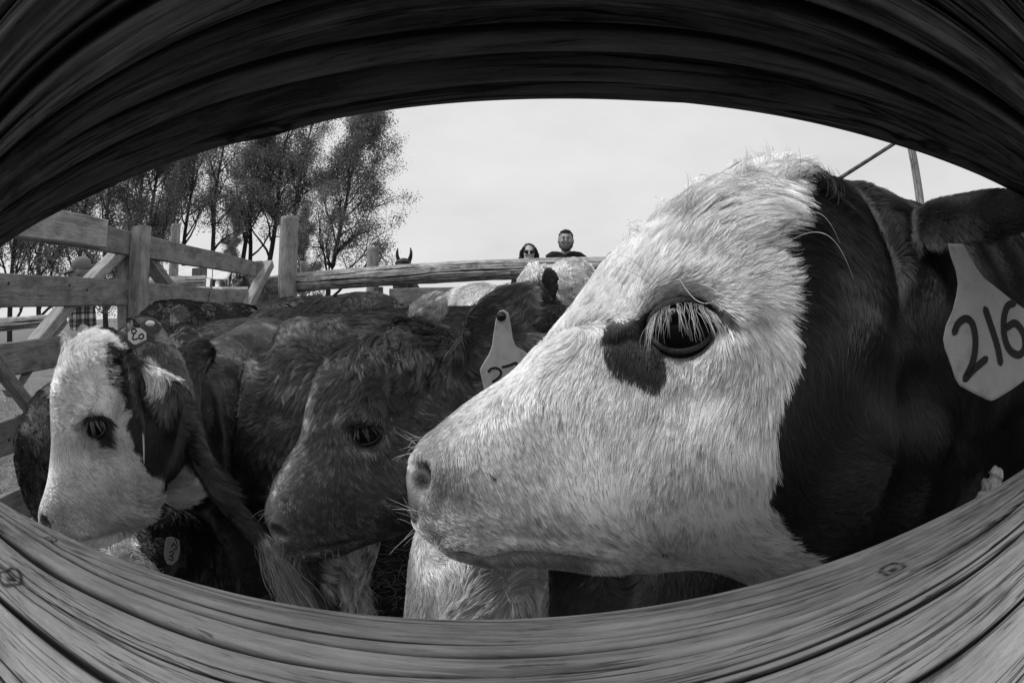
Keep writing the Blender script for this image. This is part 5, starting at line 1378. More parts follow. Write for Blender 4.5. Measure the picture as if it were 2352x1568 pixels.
# ------------------------------------------------------------------ ground
def ground():
    g = np.random.default_rng(12)
    a = np.linspace(-1, 1, 420)
    c = np.sinh(a * 7.2) / math.sinh(7.2) * 900
    X, Y = np.meshgrid(c, c, indexing='ij')
    Y = Y + 1.5
    P = np.stack([X, Y, 0 * X], -1).reshape(-1, 3)
    near = np.exp(-((X**2 + (Y - 1.5)**2) / 60)).ravel()
    z = (SN(30, 3.2)(P) * .012 + SN(31, 11)(P) * .011 + SN(32, 34)(P) * .005) * near
    z += SN(33, .012)(P) * .15 * (1 - near) * ss(8, 60, np.hypot(P[:, 0], P[:, 1]))
    P[:, 2] = z - .012
    n = len(c)
    i, j = np.meshgrid(np.arange(n - 1), np.arange(n - 1), indexing='ij')
    q = (i * n + j).ravel()
    F = np.stack([q, q + n, q + n + 1, q + 1], -1)
    def bld(t, b):
        v = obj_vec(t)
        m = nd(t, 'ShaderNodeMix'); m.data_type = 'FLOAT'
        s = nd(t, 'ShaderNodeSeparateXYZ'); t.links.new(v, s.inputs[0])
        # darker trodden muck inside the pen, dry chaff outside it
        k = ramp(t, mth(t, 'MULTIPLY_ADD', s.outputs[0], .25, 1.0), [(.38, 1.), (.5, 0.)])
        far = ramp(t, mth(t, 'MULTIPLY', s.outputs[1], .1), [(.42, 0.), (.5, 1.)])
        k2 = mth(t, 'MAXIMUM', k, far)
        t.links.new(k2, m.inputs[0])
        n1 = noise(t, v, 26, 8, .7); n2 = noise(t, v, 2.5, 4, .6)
        dark = ramp(t, n1, [(.3, .012), (.5, .03), (.7, .07)])
        lite = ramp(t, mth(t, 'ADD', mth(t, 'MULTIPLY', n1, .7), mth(t, 'MULTIPLY', n2, .3)), [(.35, .07), (.5, .16), (.65, .26)])
        t.links.new(dark, m.inputs[2]); t.links.new(lite, m.inputs[3])
        cc = nd(t, 'ShaderNodeCombineColor')
        for q_ in range(3): t.links.new(m.outputs[0], cc.inputs[q_])
        t.links.new(cc.outputs[0], b.inputs['Base Color'])
        bump(t, b, n1, .8, .02)
    o = mesh_obj('ground', P, F, mat('trodden_ground', .1, .95, .1, bld))
    tag(o, kind='structure')
    # loose straw and chaff
    def straw(nm, N, xr, yr, tr, L0, L1, R_):
        r = np.random.default_rng(N)
        x = r.uniform(*xr, N); y = r.uniform(*yr, N); an = r.uniform(0, 6.28, N); L = r.uniform(L0, L1, N)
        s = np.linspace(-.5, .5, 4)[None, :]
        cv = r.normal(size=N)[:, None] * .35
        px_ = x[:, None] + np.cos(an)[:, None] * s * L[:, None] - np.sin(an)[:, None] * cv * s ** 2 * L[:, None] * 2
        py_ = y[:, None] + np.sin(an)[:, None] * s * L[:, None] + np.cos(an)[:, None] * cv * s ** 2 * L[:, None] * 2
        pz = r.uniform(.004, .022, N)[:, None] + s * r.normal(size=N)[:, None] * L[:, None] * .35
        hc = np.stack([px_, py_, np.abs(pz)], -1)
        e = bpy.data.hair_curves.new(nm); e.add_curves([4] * N)
        e.position_data.foreach_set('vector', hc.astype(np.float32).ravel())
        a_ = e.attributes.get('radius') or e.attributes.new('radius', 'FLOAT', 'POINT'); a_.data.foreach_set('value', np.repeat(R_ * r.uniform(.5, 1.3, N), 4).astype(np.float32))
        a_ = e.attributes.new('tint', 'FLOAT', 'CURVE'); a_.data.foreach_set('value', (tr * r.uniform(.25, 1.5, N) ** 1.5).astype(np.float32))
        e.materials.append(FURM); o = bpy.data.objects.new(nm, e); C.objects.link(o); tag(o, kind='stuff')
    straw('trampled_straw', 26000, (-1.9, 1.8), (.3, 3.4), .13, .02, .075, .0011)
    straw('dry_chaff', 30000, (-6.5, -1.8), (-.5, 5), .26, .015, .06, .0012)
ground()

# ------------------------------------------------------------------ timber
def wood_attrs(V, p0, d, seed):
    V = np.asarray(V); x, y, d = frame(d)
    q = V - p0
    return {'gu': q @ d + seed * 3.7, 'gv': q @ x + seed * .91, 'gw': q @ y + seed * .53, 'groove': np.zeros(len(V))}
BOARD = wood_mat('sawn_board', .10, .27, .8, bstr=.5)
BOARD2 = wood_mat('pale_board', .17, .40, .8, bstr=.5)
POSTW = wood_mat('post_wood', .13, .33, .8, bstr=.6)
_sd = [0]
def beam(name, p0, p1, w, h, m, parent=None, up=(0, 0, 1), knots=0, n=40):
    """sawn board with slight warp, worn edges and a few knots"""
    p0, p1 = np.asarray(p0, float), np.asarray(p1, float)
    _sd[0] += 1; seed = _sd[0]; g = np.random.default_rng(seed)
    x, y, d = frame(p1 - p0, up); L = np.linalg.norm(p1 - p0)
    b = .004
    def side(k, A, B): return [A + (B - A) * t for t in np.linspace(0, 1, k)[:-1]]
    c = [np.array(q) for q in ((-w/2+b, -h/2), (w/2-b, -h/2), (w/2, -h/2+b), (w/2, h/2-b), (w/2-b, h/2), (-w/2+b, h/2), (-w/2, h/2-b), (-w/2, -h/2+b))]
    prof = []
    for i in range(8): prof += side(5 if i % 2 == 0 else 2, c[i], c[(i+1) % 8]) if i % 2 == 0 else side(2, c[i], c[(i+1) % 8])
    prof = np.array(prof)
    u = np.linspace(0, 1, n)
    rings = np.array([p0 + d * (L * t) + np.outer(prof[:, 0], x) + np.outer(prof[:, 1], y) for t in u])
    nz_ = SN(seed, 5)(rings.reshape(-1, 3)).reshape(n, -1)
    rings = rings + (nz_ * .0012)[..., None] * y + (SN(seed + 99, 3)(rings.reshape(-1, 3)).reshape(n, -1) * .001)[..., None] * x
    V, F = loft(rings)
    at_ = wood_attrs(V, p0, p1 - p0, seed)
    # knots: rings darkened by their own grain
    for _ in range(knots):
        k = g.uniform(.05, .95) * L + seed * 3.7
    return mesh_obj(name, V, F, m, parent, smooth=False, attrs=at_)
def bolt(p, n_, parent, r=.006):
    V, F = tube([p, p + nrm(n_) * .003, p + nrm(n_) * .005], [r, r, r * .5], k=10)
    mesh_obj('bolt', V, F, mat_bolt, parent)
mat_bolt = mat('rusty_bolt', .03, .6)

GP = np.array([-1.92, .7, 0]); GN = nrm((1, .092, 0)); GD = nrm((-.092, 1, 0))
def G(px, py, off=0.0): return onplane(px, py, GP + GN * off + np.array([0, 0, 0]), GN)
def Gy(y, z, off=0.0):
    p = GP + GD * (y - .7); return np.array([p[0], p[1], z]) + GN * off
gate = empty('gate', (-2.05, 2.2, 0), 'wide wooden corral gate of horizontal boards with diagonal braces, at the left', 'gate')
zt0, zt1 = G(240, 540)[2], G(600, 621)[2]
yR = G(612, 622)[1]
zb = [(G(0, 662)[2], G(560, 688)[2]), (G(0, 828)[2],) * 2, (G(0, 1008)[2],) * 2, (G(0, 1182)[2],) * 2]
beam('rail_board', Gy(.05, zt0 + .0), Gy(yR, zt1), .04, .125, BOARD, gate)
# the doubled thicker timber at the near end of the top
beam('rail_board', G(20, 500, .052), G(240, 538, .052), .05, .135, BOARD2, gate)
for a, b_ in zb: beam('rail_board', Gy(.05, a), Gy(yR, b_ if abs(b_ - a) < .12 else a), .04, .13, BOARD, gate)
p_ = G(318, 700, .075); beam('gate_upright', (p_[0], p_[1], .02), (p_[0], p_[1], G(318, 519, .075)[2]), .085, .10, POSTW, gate, up=GN)
p_ = G(286, 700, -.06); beam('gate_upright', (p_[0], p_[1], .02), (p_[0], p_[1], zt0 + .02), .05, .09, BOARD, gate, up=GN)
beam('gate_upright', Gy(yR - .03, .05, -.05), Gy(yR - .03, zt1 + .09, -.05), .09, .06, POSTW, gate, up=GN)
beam('diagonal_brace', G(290, 565, -.055), G(60, 815, -.055), .05, .12, BOARD2, gate, up=GN)
beam('diagonal_brace', G(335, 590, -.055), G(420, 705, -.055), .05, .11, BOARD, gate, up=GN)
beam('diagonal_brace', G(-40, 790, .045), G(110, 985, .045), .04, .12, BOARD, gate, up=GN)
beam('diagonal_brace', G(618, 606, .05), G(560, 720, .05), .075, .09, BOARD2, gate, up=GN)
beam('diagonal_brace', G(20, 905, -.055), G(140, 735, -.055), .04, .11, BOARD, gate, up=GN)
for (x, y) in ((300,560),(330,590),(300,650),(330,665),(20,650),(160,655),(200,665),(150,800),(20,1010),(590,625)): bolt(G(x, y, .024), GN, gate)
# twine tied round the top board
def twine(pts, r=.0035):
    P = np.array(pts); V, F = tube(P, [r] * len(P), k=7, n=len(P) * 8); return V, F
tw = MB()
tw.add(*twine([G(488, 590, -.03), G(488, 588, .03), G(488, 630, .035), G(485, 660, .03), G(482, 688, .03)]))
tw.add(*twine([G(484, 640, .03), G(487, 670, .035), G(480, 690, .03)], .005))
tw.add(*twine([G(472, 640, -.03), G(472, 665, -.02), G(470, 690, -.02)]))
o = tw.build('twine', mat('old_twine', .22, .9)); tag(o, 'thin frayed twine looped over the gate\'s top board', 'twine')

def post(px, pytop, dist, r, label, top=None, lean=(0, 0), grp='round fence posts beyond the gate', seed=1, chamfer=False):
    d = ray(px, pytop); d = d / np.hypot(d[0], d[1]); q = CAMP + d * dist
    c1 = np.array([q[0], q[1], q[2]]); c0 = np.array([q[0] + lean[0], q[1] + lean[1], -.1])
    return log('fence_post', c0, c1, r * 1.06, r, label, 'fence post', POSTW, nl=70, na=64, seed=seed, rough=.003,
        cracks=[(4.6, 0, 3, .004, .012, .1), (5.2, .4, 3, .003, .008, .1), (3.9, .2, 3, .003, .01, .08)], group=grp)
post(666, 499, 4.15, .083, 'thick square-topped grey post holding the long log rail', seed=41)
post(405, 515, 5.2, .055, 'round post behind the gate, left of the thick post', seed=42)
post(857, 568, 5.5, .072, 'split round post between the trees and the horse', seed=43)
post(2085, 300, 5.2, .05, 'tall thin post at the right above the big calf\'s neck', seed=44)
post(697, 600, 4.5, .03, 'thin stake close behind the thick grey post', seed=45)
# leaning pole at the right
a, b_ = at(1880, 440, 5.0), at(2066, 322, 5.3)
log('leaning_pole', a + (a - b_) * .8, b_ + (b_ - a) * .2, .022, .018, 'thin dark pole sloping up to the tall post at the right', 'pole', RAILDARK, nl=60, na=24, seed=46)
# the long log rail at the far side of the pen
A_ = at(622, 655, 4.45); B_ = at(1392, 613, 3.18); dd = B_ - A_
log('log_rail', A_, B_ + dd * .55, .084, .058, 'long peeled log rail across the far side of the pen', 'fence rail', wood_mat('peeled_log', .14, .46, .9, bstr=1.0), nl=420, na=150, seed=47, rough=.004,
    cracks=[(2.6 + .35 * k + math.pi * (k % 2) * .1, .1 + .2 * k, 3.8, .005, .012, .2) for k in range(9)], knots=[(3.5, .35, .018), (3.3, .8, .02), (2.9, 1.7, .016), (3.6, 2.3, .02), (3.2, 3.0, .02)])
A_ = at(690, 705, 4.6); B_ = at(1400, 700, 3.6)
def far_rail(x0, y0, x1, y1, d0, d1, r, label, seed, m=None, ext=(0, 0)):
    A_, B_ = at(x0, y0, d0), at(x1, y1, d1); v = B_ - A_
    return log('log_rail', A_ - v * ext[0], B_ + v * ext[1], r, r * .9, label, 'fence rail', m or RAILWOOD, nl=120, na=60, seed=seed, rough=.003, cracks=[(3 + k * .5, .1, 9, .005, .01, .1) for k in range(5)])
far_rail(-60, 752, 125, 735, 3.1, 3.6, .042, 'round rail seen low between the gate boards at the far left', 51)
far_rail(380, 648, 472, 645, 5.2, 5.1, .06, 'short log end behind the gate left of the white hat', 52, ext=(.4, 0))
far_rail(395, 668, 620, 668, 6.2, 6.0, .05, 'pale rail behind the white hat', 53, m=BOARD2, ext=(.3, .1))
far_rail(700, 690, 920, 692, 6.1, 5.8, .04, 'pale rail low behind the split post', 54, m=BOARD2, ext=(.1, .0))
# grey plank wall beyond the pen
wall = empty('plank_fence', (0, 4.6, 0), 'dark plank wall under the long log rail', 'fence')
q0 = at(895, 663, 4.9); q1 = at(1480, 645, 4.7)
for k in range(6):
    z = q0[2] - .09 - k * .19
    beam('plank', (q0[0], q0[1], z), (q1[0], q1[1], z + .01), .03, .182, BOARD if k else BOARD, wall)
for t in (.02, .33, .66, .98):
    q = q0 + (q1 - q0) * t; beam('support_post', (q[0], q[1] + .06, 0), (q[0], q[1] + .06, q0[2] - .02), .09, .09, POSTW, wall)
beam('support_post', (q0[0] - .12, q0[1], 0), (q0[0] - .12, q0[1], q0[2] + .02), .08, .08, RAILDARK, wall)

# ------------------------------------------------------------------ trees
BARK = mat('bark', .05, .95, .1, lambda t, b: (t.links.new(ramp(t, noise(t, obj_vec(t, (6, 6, 1.2)), 6, 6, .7), [(.3, .018), (.55, .05), (.75, .11)]), b.inputs['Base Color']), bump(t, b, noise(t, obj_vec(t, (6, 6, 1)), 8, 5, .7), .8, .05)))
LEAF = mat('leaf', .08, .6, .3, lambda t, b: t.links.new(ramp(t, attr(t, 'shade'), [(0, .10), (.5, .22), (1., .38)]), b.inputs['Base Color']))
for _lk in list(LEAF.node_tree.links):
    if _lk.to_node.type == 'OUTPUT_MATERIAL':
        _t = LEAF.node_tree; _tr = nd(_t, 'ShaderNodeBsdfTranslucent'); _tr.inputs[0].default_value = (.2, .2, .2, 1); _ms = nd(_t, 'ShaderNodeMixShader'); _ms.inputs[0].default_value = .4; _out = _lk.to_node
        _t.links.new(_lk.from_socket, _ms.inputs[1]); _t.links.new(_tr.outputs[0], _ms.inputs[2]); _t.links.new(_ms.outputs[0], _out.inputs[0]); break
def tree(px, dist, H, label, seed, lean=(0, 0), nb=16, leaves=11000, spread=.27, low=.22, crown_x=0, leafs=.05):
    g = np.random.default_rng(seed)
    d = ray(px, 700); d = d / np.hypot(d[0], d[1]); base = np.array([d[0] * dist, d[1] * dist, 0.])
    root = empty('cottonwood_tree', tuple(base), label, 'tree', 'cottonwoods in a row beyond the pen')
    mb = MB(); tips = []
    n = 12; T = [base]
    dr = np.array([lean[0], lean[1], 1.0]); w = np.zeros(2)
    for k in range(n):
        w = w * .7 + g.normal(size=2) * .045
        T.append(T[-1] + nrm([dr[0] * (1 - .35 * k / n) + w[0], dr[1] + w[1], 1]) * H / n)
    T = np.array(T); r0 = H * .0135
    mb.add(*tube(T, [r0 * (1 - .88 * i / n) + .012 for i in range(n + 1)], k=9, n=26))
    def br(p, v, L, r, dep):
        m = 5; P = [p]; v = nrm(v)
        for k in range(m):
            v = nrm(v + g.normal(size=3) * .17 + np.array([0, 0, .10])); P.append(P[-1] + v * L / m)
        P = np.array(P)
        mb.add(*tube(P, [max(.008, r * (1 - .8 * i / m)) for i in range(m + 1)], k=5 if dep else 6))
        if dep < 2:
            for _ in range(6 if dep == 0 else 4):
                t = g.uniform(.3, 1.0) * m; i = min(int(t), m - 1)
                q = P[i] + (P[i+1] - P[i]) * (t - i)
                br(q, v * .8 + g.normal(size=3) * .6 + np.array([0, 0, .15]), L * g.uniform(.32, .55), r * .45, dep + 1)
        if dep >= 1:
            for t in (.45, .75, 1.0): tips.append(P[int(t * m)])
    for k in range(nb):
        t = low + (1 - low) * (k + g.random() * .8) / nb
        i = min(int(t * n), n - 1); p = T[i] + (T[i+1] - T[i]) * (t * n - i)
        an = k * 2.4 + g.normal() * .4
        up = .75 + t * .9
        L = H * spread * (1.15 - t * .75) * g.uniform(.75, 1.15)
        br(p, np.array([math.cos(an) + crown_x, math.sin(an), up]), L, r0 * (1 - t) * .5 + .02, 0)
    mb.build('trunk', BARK, root)
    tips = np.array(tips); leaves = int(leaves * 2.5)
    c = tips[g.integers(0, len(tips), leaves)] + np.clip(g.normal(size=(leaves, 3)), -1.7, 1.7) * np.array([.34, .34, .28]) * H / 15
    nrmv = nrm(g.normal(size=(leaves, 3)) + np.array([0, 0, .3])); a = nrm(np.cross(nrmv, g.normal(size=(leaves, 3)))); b2 = np.cross(nrmv, a)
    s = leafs * g.uniform(.6, 1.4, leaves)[:, None]
    V = np.stack([c - a * s, c + b2 * s * .75, c + a * s, c - b2 * s * .75], 1).reshape(-1, 3)
    F = np.arange(leaves * 4).reshape(-1, 4)
    sh = np.repeat(np.clip(g.normal(.5, .2, leaves) + SN(seed + 3, 1.0)(c) * .1, 0, 1), 4)
    mesh_obj('crown', V, F, LEAF, root, smooth=False, attrs={'shade': sh})
    return root
tree(742, 33, 14.6, 'rightmost cottonwood of the row, spreading over the pale sky', 201, lean=(.17, 0), nb=26, crown_x=.55, leaves=26000, spread=.36, low=.10)
tree(645, 35, 16.5, 'dark-trunked cottonwood just left of the rightmost one, leaning right', 202, lean=(.10, 0), leaves=12000)
tree(600, 33, 17.0, 'slim leaning cottonwood right of the bare-stemmed pair', 203, lean=(.12, 0), leaves=11000)
tree(562, 36, 16.0, 'straight cottonwood above the middle of the gate\'s top board', 204, leaves=10000, low=.3)
tree(545, 34, 16.5, 'cottonwood with a thick dark trunk over the white hat', 205, leaves=10000, low=.3)
tree(483, 30, 14.5, 'thin pale cottonwood with see-through crown over the gate', 206, leaves=5200, low=.3, spread=.2)
tree(430, 35, 16.0, 'cottonwood behind the round post at the gate', 207, leaves=9000, low=.35, lean=(-.05, 0))
tree(403, 37, 15.5, 'forked cottonwood left of the round post', 208, leaves=8000, low=.35)
tree(345, 34, 16.0, 'broad cottonwood above the gate\'s upright', 209, leaves=13000, low=.15, lean=(.08, 0))
tree(300, 33, 16.0, 'dense cottonwood above the left part of the gate', 210, leaves=15000, low=.1)
tree(243, 31, 15.0, 'dense cottonwood over the man in the cap', 211, leaves=16000, low=.06)
tree(180, 29, 14.0, 'dark bushy cottonwood left of the man in the cap', 212, leaves=17000, low=.05)
tree(90, 26, 12.0, 'dark bushy tree between the gate boards at the far left', 213, leaves=16000, low=.05)
tree(20, 24, 12.0, 'leftmost dark tree, at the picture\'s left edge', 214, leaves=16000, low=.05)
tree(700, 44, 9.0, 'low leafy tree low behind the thick grey post', 215, leaves=10000, low=.06)
tree(520, 46, 9.0, 'low leafy tree far behind the white hat', 216, leaves=9000, low=.06)

# ------------------------------------------------------------------ people and horses
SKINP = mat('face_skin', .30, .55, .35)
DARKCL = mat('dark_cloth', .018, .9, .1)
HAIRC = mat('head_hair', .05, .7, .2, lambda t, b: bump(t, b, noise(t, obj_vec(t, (1, 1, .3)), 150, 4), 1, .004))
HAIRD = mat('dark_hair', .015, .6, .3, lambda t, b: bump(t, b, noise(t, obj_vec(t, (1, 1, .3)), 150, 4), 1, .004))
GLASS = mat('sunglass_lens', .006, .12, .5)
def person(x, y, hz, yaw, label, shirt, trousers=None, hair=HAIRC, hair_kind='short', beard=False, glasses=False, smile=True, hat=None, build_=1.0, skin=None, arms='down', fwd=0.0, group=None):
    """hz: height of the top of the head; yaw 0 looks towards -Y"""
    root = empty('person', (x, y, 0), label, 'person', group)
    H = hz; hs = H / 7.6 if H > 1.5 else H / 6.6
    ca, sa = math.cos(yaw), math.sin(yaw)
    def Wp(p):
        p = np.asarray(p, float); return np.stack([x + p[..., 0] * ca - p[..., 1] * sa, y + p[..., 0] * sa + p[..., 1] * ca, p[..., 2]], -1)
    def tr(VF): return Wp(np.asarray(VF[0])), VF[1]
    ch = H - hs; b = build_; f = -fwd
    sh = ch - .035 * H
    hc = np.array([0, -.01 + f, H - hs * .52])
    torso = tube([(0, 0, H*.48), (0, f*.3, H*.55), (0, f*.5, H*.64), (0, f*.8, H*.74), (0, f, sh)], [(.155*b,.11*b),(.145*b,.11*b),(.165*b,.12*b),(.18*b,.115*b),(.14*b,.075*b)], k=24, n=18, up=(0, 1, 0))
    arms_ = []
    for s in (1, -1):
        S0 = (s*.155*b, f, sh - .02); 
        if arms == 'down': E_ = (s*.215*b, f*.6 + .02, H*.60); Hd = (s*.20*b, f*.4 - .08, H*.47)
        else: E_ = (s*.23*b, f - .08, H*.62); Hd = (s*.10*b, f - .32, H*.66)
        arms_.append((S0, E_, Hd))
    shp = [torso] + [tube([(0, f, sh - .02), S0, ((S0[0]+E_[0])/2, (S0[1]+E_[1])/2, (S0[2]+E_[2])/2), E_], [.06*b,.062*b,.052*b,.045*b], k=14, n=12) for S0, E_, Hd in arms_]
    if hat == 'plaid' or arms != 'down': shp += [tube([E_, Hd], [.045*b, .036], k=12, n=5) for S0, E_, Hd in arms_]
    V, F = fuse([tr(q) for q in shp], .012, 4); N = vnormals(V, F); V = V + N * (SN(77, 22)(V) * .004)[:, None]
    mesh_obj('shirt', V, F, shirt, root)
    # body: head, neck, forearms with hands, legs
    k_ = hs / .23
    def hp(p): return hc + np.asarray(p) * k_
    head = [ball(hp((0, .012, .022)), np.array([.078, .095, .095]) * k_, 24, 16), tube([hp((0, -.005, -.02)), hp((0, -.03, -.075)), hp((0, -.045, -.108))], [(.066*k_, .07*k_), (.055*k_, .055*k_), (.026*k_, .022*k_)], k=18, n=8),
            tube([hp((0, -.085, .022)), hp((0, -.105, -.012)), hp((0, -.098, -.022))], [.009*k_, .014*k_, .009*k_], k=10, n=6), ball(hp((0, -.088, .034)), np.array([.045, .012, .010]) * k_, 14, 8),
            ball(hp((.04, -.072, -.015)), np.array([.02, .018, .018]) * k_), ball(hp((-.04, -.072, -.015)), np.array([.02, .018, .018]) * k_),
            tube([(0, f + .01, sh - .02), hp((0, .005, -.06))], [.058*b, .052], k=16, n=5)]
    for s in (1, -1):
        head += [ball(hp((s*.08, .012, -.002)), np.array([.010, .018, .030]) * k_, 12, 8)]
    bd = list(head)
    bd.append(tube([(0, 0, H*.50), (0, f*.5, H*.64), (0, f, sh)], [(.13*b,.09*b),(.14*b,.095*b),(.11*b,.06*b)], k=18, n=12, up=(0, 1, 0)))
    for S0, E_, Hd in arms_:
        bd.append(tube([(0, f, sh - .03), S0, E_], [.045*b, .045*b, .036*b], k=12, n=8))
        E_, Hd = np.array(E_), np.array(Hd); dv = nrm(Hd - E_)
        bd.append(tube([E_, Hd], [.040*b, .027], k=12, n=5)); sx = np.sign(Hd[0]) or 1
        bd.append(tube([Hd, Hd + dv * .085], [(.040, .018), (.042, .014)], k=12, n=4, up=(1, 0, 0)))
        for q in range(4): bd.append(tube([Hd + dv * .08 + [0, (q - 1.5) * .019, 0], Hd + dv * (.125 + .012 * (1 - abs(q - 1.3))) + [-sx * .006, (q - 1.5) * .020, 0], Hd + dv * (.155 + .012 * (1 - abs(q - 1.3))) + [-sx * .022, (q - 1.5) * .019, 0]], [.009, .0085, .0065], k=8, n=5))
        bd.append(tube([Hd + dv * .02 + [0, -.03, 0], Hd + dv * .06 + [0, -.055, 0], Hd + dv * .09 + [0, -.06, 0]], [.011, .010, .008], k=8, n=5))
    V, F = fuse([tr(q) for q in bd], .0065, 4)
    mesh_obj('body', V, F, skin or SKINP, root)
    lg = []
    for s in (1, -1):
        lg += [tube([(s*.08*b, 0, H*.53), (s*.095*b, -.01, H*.40), (s*.095*b, -.015, H*.27), (s*.10*b, .01, H*.15), (s*.10*b, .01, .09)], [(.095*b,.10*b),(.082*b,.088*b),(.056*b,.06*b),(.052*b,.055*b),(.048,.05)], k=16, n=18, up=(0, 1, 0))]
    V, F = fuse([tr(q) for q in lg], .014, 3); mesh_obj('trousers', V, F, trousers or mat_jeans, root)
    for s in (1, -1):
        V, F = fuse([tr(tube([(s*.10*b, .05, .045), (s*.102*b, -.05, .045), (s*.104*b, -.17, .032), (s*.104*b, -.2, .025)], [(.042,.045),(.048,.045),(.046,.03),(.03,.02)], k=14, n=10)), tr(tube([(s*.10*b, .01, .04), (s*.10*b, .01, .13)], [.05, .048], k=12, n=4))], .01, 2)
        mesh_obj('boot', V, F, DARKCL, root)
    # eyes and mouth
    for s in (1, -1):
        if not glasses:
            V, F = ball(Wp(hp((s*.032, -.079, .018))), np.array([.008, .008, .003]) * k_, 14, 8); mesh_obj('eye', V, F, GLASS, root)
            V, F = tube(Wp(np.array([hp((s*.015, -.094, .040)), hp((s*.034, -.092, .045)), hp((s*.054, -.078, .038))])), [.001*k_, .002*k_, .001*k_], k=8, n=8); mesh_obj('eyebrow', V, F, hair, root)
    V, F = tube(Wp(np.array([hp((-.026, -.080, -.052)), hp((-.012, -.091, -.059)), hp((.012, -.091, -.059)), hp((.026, -.080, -.052))])), [(.002*k_,.003*k_), (.006*k_,.006*k_), (.006*k_,.006*k_), (.002*k_,.003*k_)], k=8, n=12)
    mesh_obj('mouth', V, F, mat_teeth if smile else mat_lip, root)
    if glasses:
        g = empty('sunglasses', tuple(Wp(hp((0, -.1, .02)))), None, None); g.location = Vector(tuple(Wp(hp((0, -.1, .02))))) - root.location; g.parent = root
        for s in (1, -1):
            V, F = tr(ball(hp((s*.033, -.090, .018)), np.array([.029, .009, .023]) * k_, 18, 10)); mesh_obj('lens', V, F, GLASS, g)
            V, F = tr(tube([hp((s*.058, -.085, .026)), hp((s*.082, -.04, .026)), hp((s*.084, .02, .02))], [.004*k_] * 3, k=6, n=8)); mesh_obj('temple_arm', V, F, GLASS, g)
    if beard:
        bp_ = [tube([hp((-.068, -.01, -.02)), hp((-.052, -.055, -.07)), hp((0, -.085, -.098)), hp((.052, -.055, -.07)), hp((.068, -.01, -.02))], [.012*k_, .020*k_, .023*k_, .020*k_, .012*k_], k=12, n=20),
               tube([hp((-.034, -.083, -.052)), hp((0, -.100, -.038)), hp((.034, -.083, -.052))], [.007*k_] * 3, k=8, n=12)]
        V, F = fuse([tr(q) for q in bp_], .005, 2); mesh_obj('beard', V, F, hair, root)
    hh = []
    if hair_kind == 'short':
        hh = [ball(hp((0, .022, .042)), np.array([.082, .092, .088]) * k_, 22, 14), ball(hp((0, -.035, .098)), np.array([.055, .045, .022]) * k_, 16, 10), ball(hp((0, .045, -.01)), np.array([.072, .065, .06]) * k_)]
    elif hair_kind == 'long':
        hh = [ball(hp((0, .025, .040)), np.array([.090, .090, .092]) * k_, 22, 14)]
        for s in (1, -1): hh += [tube([hp((s*.06, -.045, .07)), hp((s*.092, -.01, .0)), hp((s*.098, .0, -.10)), hp((s*.10, -.02, -.20))], [.02*k_, .028*k_, .032*k_, .022*k_], k=12, n=14)]
        hh += [tube([hp((0, .07, .0)), hp((0, .075, -.16))], [(.085*k_, .04*k_), (.085*k_, .03*k_)], k=14, n=6, up=(0, 1, 0))]
    if hh:
        V, F = fuse([tr(q) for q in hh], .0075, 3); N = vnormals(V, F); V = V + N * (SN(78, 90)(V) * .0025)[:, None]
        mesh_obj('hair', V, F, hair, root)
    return root, (lambda p: Wp(hp(p))), k_, tr, hp
mat_jeans = mat('denim', .045, .9, .1)
mat_teeth = mat('teeth', .33, .4)
mat_lip = mat('lips', .13, .5)
def plaid(t, b):
    v = obj_vec(t); s = nd(t, 'ShaderNodeSeparateXYZ'); t.links.new(v, s.inputs[0])
    def stripe(src, f, ph):
        w = mth(t, 'FRACT', mth(t, 'MULTIPLY_ADD', src, f, ph))
        return ramp(t, w, [(.0, 1.), (.28, 1.), (.30, .1), (.52, .1), (.54, .6), (.60, .6), (.62, .1), (.92, .15), (.95, 1.)])
    a = stripe(mth(t, 'ADD', s.outputs[0], s.outputs[1]), 11, .2); c = stripe(s.outputs[2], 11, .4)
    m = mth(t, 'MULTIPLY', mth(t, 'ADD', a, c), .5)
    t.links.new(ramp(t, m, [(0, .015), (.5, .10), (1, .5)]), b.inputs['Base Color'])
PLAID = mat('plaid_flannel', .2, .9, .1, plaid)
px_ = at(1300, 590, 5.4)
person(px_[0], px_[1], 1.845, math.atan2(px_[0], px_[1]) * -1, 'bearded man in a dark T-shirt smiling over the log rail', DARKCL, beard=True, build_=1.12, hair=HAIRC, fwd=.03)
px_ = at(1215, 590, 5.5)
person(px_[0], px_[1], 1.70, .0, 'woman in sunglasses with dark hair, looking over the log rail', DARKCL, hair=HAIRD, hair_kind='long', glasses=True, skin=mat('pale_skin', .42, .5), build_=.88)
px_ = at(1402, 590, 5.4)
person(px_[0] + .04, px_[1], 1.60, .4, 'dark-haired person almost hidden behind the big calf\'s forehead', DARKCL, hair=HAIRD, build_=.95)
# man in cap behind the gate
def cap(root, hp, k_, tr, m, brim_len=.10):
    cr = [ball(hp((0, .015, .055)), np.array([.090, .105, .078]) * k_, 24, 14)]
    V, F = fuse([tr(q) for q in cr], .007, 3); c = mesh_obj('cap', V, F, m, root)
    br = []
    for s in np.linspace(0, 1, 7):
        y = -.07 - s * brim_len * 1.15; w = .078 * math.sqrt(max(.02, 1 - (s * .93) ** 2.6))
        a_ = np.linspace(-1, 1, 11)
        up_ = np.stack([a_ * w, np.full(11, y) + .035 * a_**2 * (1 - s), .040 - .022 * a_ ** 2 - .018 * s + 0 * a_], -1)
        br.append(np.vstack([hp(up_), hp(up_ - [0, 0, .007])[::-1]]))
    V, F = loft(br); V, F = tr((V, F)); mesh_obj('brim', V, F, m, c)
    V, F = tr(ball(hp((0, -.082, .072)), np.array([.018, .008, .014]) * k_, 12, 8)); mesh_obj('cap_badge', V, F, mat_teeth, c)
